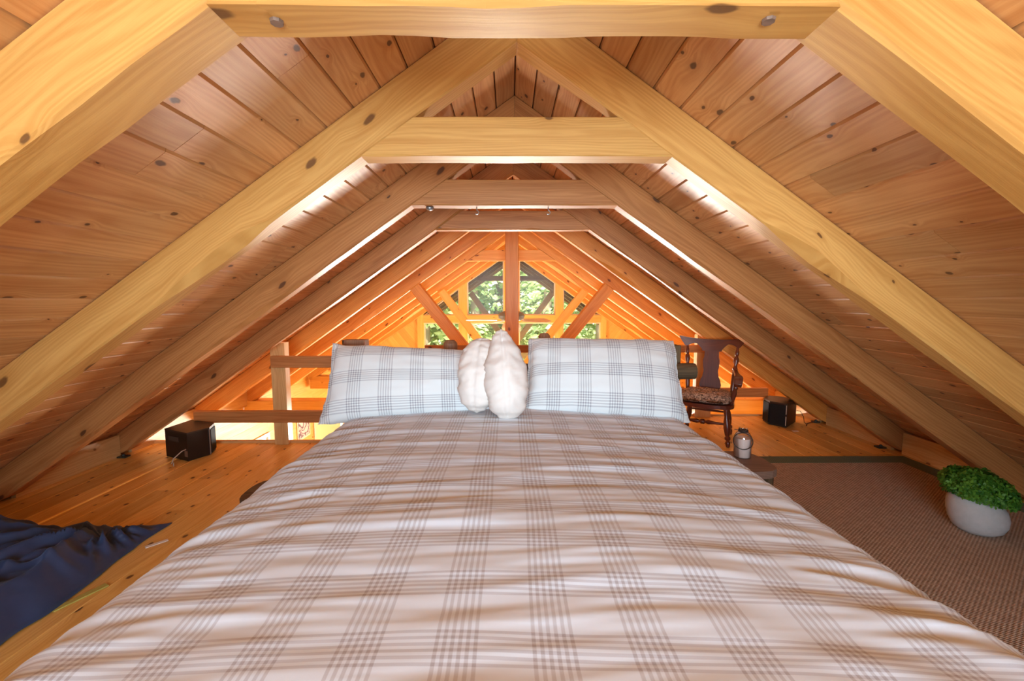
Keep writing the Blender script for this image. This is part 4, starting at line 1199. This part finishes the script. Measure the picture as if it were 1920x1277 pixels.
tag(blanket(), 'crumpled navy blue blanket lying on the floor left of the bed', 'blanket')

# ------------------------------------------------------------------ ceiling fan
YF = 6.18
fb = onY(960, 601, YF); zf = fb.z; xf = .0
fan = thing('ceiling_fan', 'nickel ceiling fan with pale blades hanging behind the king post', 'fan', (xf, YF, zf))
b = MB(); b.lathe([(.06, -.02), (.13, -.012), (.18, .02), (.195, .06), (.175, .10), (.10, .13), (.03, .15)], (xf, YF, zf + .01), seg=28); autosmooth(b.build('motor_housing', M['fanmetal'], fan))
b = MB(); b.lathe([(.014, 0), (.014, ZB - zf - .16)], (xf, YF, zf + .13), seg=12); b.build('downrod', M['fanmetal'], fan)
b = MB(); b.lathe([(.07, 0), (.06, .05), (.02, .06)], (xf, YF, ZB - .095), seg=20); autosmooth(b.build('canopy', M['fanmetal'], fan))
b = MB(); b.lathe([(.05, .01), (.12, -.03), (.145, -.08), (.12, -.15), (.05, -.19)], (xf, YF, zf - .02), seg=24); autosmooth(b.build('light_globe', M['opal'], fan))
for k in range(5):
    a = math.radians(178 + 72 * k); m = Matrix.Translation((xf, YF, zf)) @ Matrix.Rotation(a, 4, 'Z') @ Matrix.Rotation(math.radians(10), 4, 'X')
    b = MB(); pts = [(.21, -.045), (.3, -.062), (.58, -.07), (.645, -.055), (.665, 0), (.645, .055), (.58, .07), (.3, .062), (.21, .045)]
    o3 = m @ V((0, 0, 0)); ex, ey, n = m.to_3x3() @ V((1, 0, 0)), m.to_3x3() @ V((0, 1, 0)), m.to_3x3() @ V((0, 0, 1))
    b.prism(pts, o3, ex, ey, n, .008); bl = b.build('blade', M['fanblade'], fan)
    b = MB(); b.prism([(.15, -.018), (.25, -.03), (.25, .03), (.15, .018)], o3 + n * .0082, ex, ey, n, .006); b.build('blade_iron', M['fanmetal'], bl).matrix_parent_inverse = Matrix()

# ------------------------------------------------------------------ porch beyond the gable
for i, Y in enumerate((9.04, 9.86, 10.68)):
    for side in (-1, 1):
        o = rafter('porch_rafter', side, Y, .1, M['porch'], 40 + i + side, xe=3.4, clipfloor=False)
        tag(o, '%s grey brown porch rafter outside the gable glass, %s slope' % (('nearest', 'middle', 'outermost')[i], 'left' if side < 0 else 'right'), 'rafter', 'porch rafters')
tag(collar(9.04, .1, 1.66, .1, M['porch'], name='porch_collar_tie'), 'dark collar tie across the porch roof outside the glass', 'beam')
YO = 10.68
brace((882, 549), ext((882, 549), (928, 612), 1.6), YO + .0, .14, .11, M['porch'], 'porch_brace', 'dark slanting porch brace outside, left of the king post', 'porch braces')
brace((1036, 549), ext((1036, 549), (990, 612), 1.6), YO + .0, .14, .11, M['porch'], 'porch_brace', 'dark slanting porch brace outside, right of the king post', 'porch braces')
b = MB(); b.timber((0, YO + .055, -1.0), (0, YO + .055, ZP - .06), .14, .12, up=(0, 1, 0), wane=.004)
tag(b.build('porch_post', M['porch']), 'dark porch post outside, in line behind the king post', 'post')
b = MB(); b.timber((-3.4, YO + .055, -.1), (3.4, YO + .055, -.1), .14, .2)
tag(b.build('porch_beam', M['porch']), 'dark beam under the outer porch truss beyond the glass', 'beam')
for s in (-1, 1):
    b = MB(); b.timber((s * 3.3, YO + .055, -2.95), (s * 3.3, YO + .055, -.205), .14, .14, up=(0, 1, 0))
    tag(b.build('porch_post', M['porch']), 'dark corner post of the porch, far %s' % ('left' if s < 0 else 'right'), 'post')

# ------------------------------------------------------------------ outdoors
b = MB(); b.box((-60, 8.6, -3.2), (60, 80, -3.0), 0)
struct(b.build('ground', M['ground']))
b = MB(); b.box((-60, -60, -3.2), (60, 8.4, -3.0), 0)
struct(b.build('ground_near', M['ground']))
def tree_proto(mat, seed, hgt=11.0, rad=2.6, n=3600):
    rng = random.Random(seed); e = thing('forest_tree', 'leafy green tree in the woods beyond the porch', 'tree', (0, 0, 0), 0, 'trees beyond the porch')
    b = MB(); b.tube([(0, 0, 0), (.08, .03, hgt * .3), (-.05, 0, hgt * .6), (.03, .02, hgt * .95)], [.22, .17, .11, .03], 10); b.build('trunk', M['trunk'], e, local=True, smooth=True)
    b = MB(); cl = []
    for k in range(46):
        t = rng.uniform(.05, 1); r = rad * (1.05 - t * .75) * math.sqrt(rng.random()); a = rng.uniform(0, 2 * PI)
        cl.append((V((r * math.cos(a), r * math.sin(a), hgt * (.06 + .92 * t))), rng.uniform(.5, 1.05)))
    for k in range(n):
        c, s = rng.choice(cl); d = V((rng.gauss(0, 1), rng.gauss(0, 1), rng.gauss(0, .8))).normalized() * s * rng.uniform(.55, 1)
        p = c + d; L = rng.uniform(.07, .16)
        nr = (d.normalized() + V((rng.uniform(-.8, .8), rng.uniform(-.8, .8), rng.uniform(0, 1)))).normalized()
        u = nr.cross(V((.3, .1, 1))).normalized(); w = nr.cross(u)
        b.add([p - u * L, p - w * L * .6 + nr * L * .15, p + u * L, p + w * L * .6 + nr * L * .15], [[0, 1, 2, 3]], [[(0, 0), (1, 0), (1, 1), (0, 1)]], rng.random() ** 1.3)
    b.build('foliage', mat, e, local=True)
    return e
protos = [tree_proto(M['tree1'], 3), tree_proto(M['tree2'], 8), tree_proto(M['tree1'], 15, 9.0, 2.2)]
spots = []
rngt = random.Random(21)
for row, (Y, nx) in enumerate(((15.0, 6), (18.0, 8), (22.5, 10))):
    for k in range(nx):
        wdt = Y * .42
        spots.append((-wdt + 2 * wdt * (k + .5) / nx + rngt.uniform(-.5, .5), Y + rngt.uniform(-1, 1)))
used = set()
for i, (x, y) in enumerate(spots):
    k = i % 3
    if k not in used: r = protos[k]; used.add(k)
    else:
        r = protos[k].copy(); COL.objects.link(r)
        for chd in list(protos[k].children):
            c2 = chd.copy(); COL.objects.link(c2); c2.parent = r
    r.location = (x, y, -3.02); r.rotation_euler = (0, 0, rngt.uniform(0, 6.28)); s = rngt.uniform(.9, 1.15); r.scale = (s, s, s)

# ------------------------------------------------------------------ light
w = bpy.data.worlds.new('sky'); SC.world = w; w.use_nodes = True
bg = w.node_tree.nodes['Background']; bg.inputs[0].default_value = (.80, .90, 1.0, 1); bg.inputs[1].default_value = 4.0
def light(name, typ, loc, power, col, rot=None, **kw):
    l = bpy.data.lights.new(name, typ); o = bpy.data.objects.new(name, l); COL.objects.link(o)
    l.energy = power; l.color = col; o.location = loc
    if rot is not None: o.rotation_euler = rot
    for k, v in kw.items(): setattr(l, k, v)
    return o
def aim(o, to):
    d = (V(to) - o.location).normalized(); o.rotation_euler = d.to_track_quat('-Z', 'Y').to_euler(); return o
aim(light('sun', 'SUN', (0, 0, 20), 14.0, (1, .95, .85), angle=.02), (4, 14, 0)).location = (0, 0, 20)
# daylight at the window behind the camera
aim(light('daylight_near_window', 'AREA', (0, YB - .12, .95), 56, (.64, .80, 1), shape='RECTANGLE', size=1.7, size_y=1.1, spread=math.radians(95)), (0, 3, .7))
# warm ceiling lamp behind the camera
light('warm_lamp', 'POINT', (0, -.35, 1.93), 13, (1, .70, .34), shadow_soft_size=.12)
# daylight at the great room's lower gable windows
aim(light('daylight_gable_window', 'AREA', (0, YG + .2, -1.5), 540, (1, .95, .90), shape='RECTANGLE', size=2.2, size_y=1.1, spread=math.radians(110)), (0, 2.0, 1.2))
for s in (-1, 1):  # added side fills, shining through side windows built for them
    aim(light('side_window_fill', 'AREA', (s * (XE + .2), 7.35, -1.2), 40, (1, .97, .92), shape='RECTANGLE', size=1.2, size_y=1.4), (-s * 2.0, 6.8, .2))

light('great_room_bounce_fill', 'POINT', (0, 7.2, -1.5), 170, (1, .88, .60), shadow_soft_size=.25)  # added fill without a fixture, for daylight bounced up off the floor
SC.view_settings.view_transform = 'Standard'; SC.view_settings.look = 'None'
SC.view_settings.exposure = 0.14; SC.view_settings.gamma = 1.0; SC.view_settings.use_curve_mapping = False
try:
    SC.cycles.use_denoising = True
    SC.cycles.max_bounces = 12; SC.cycles.diffuse_bounces = 5; SC.cycles.transparent_max_bounces = 16
except Exception: pass
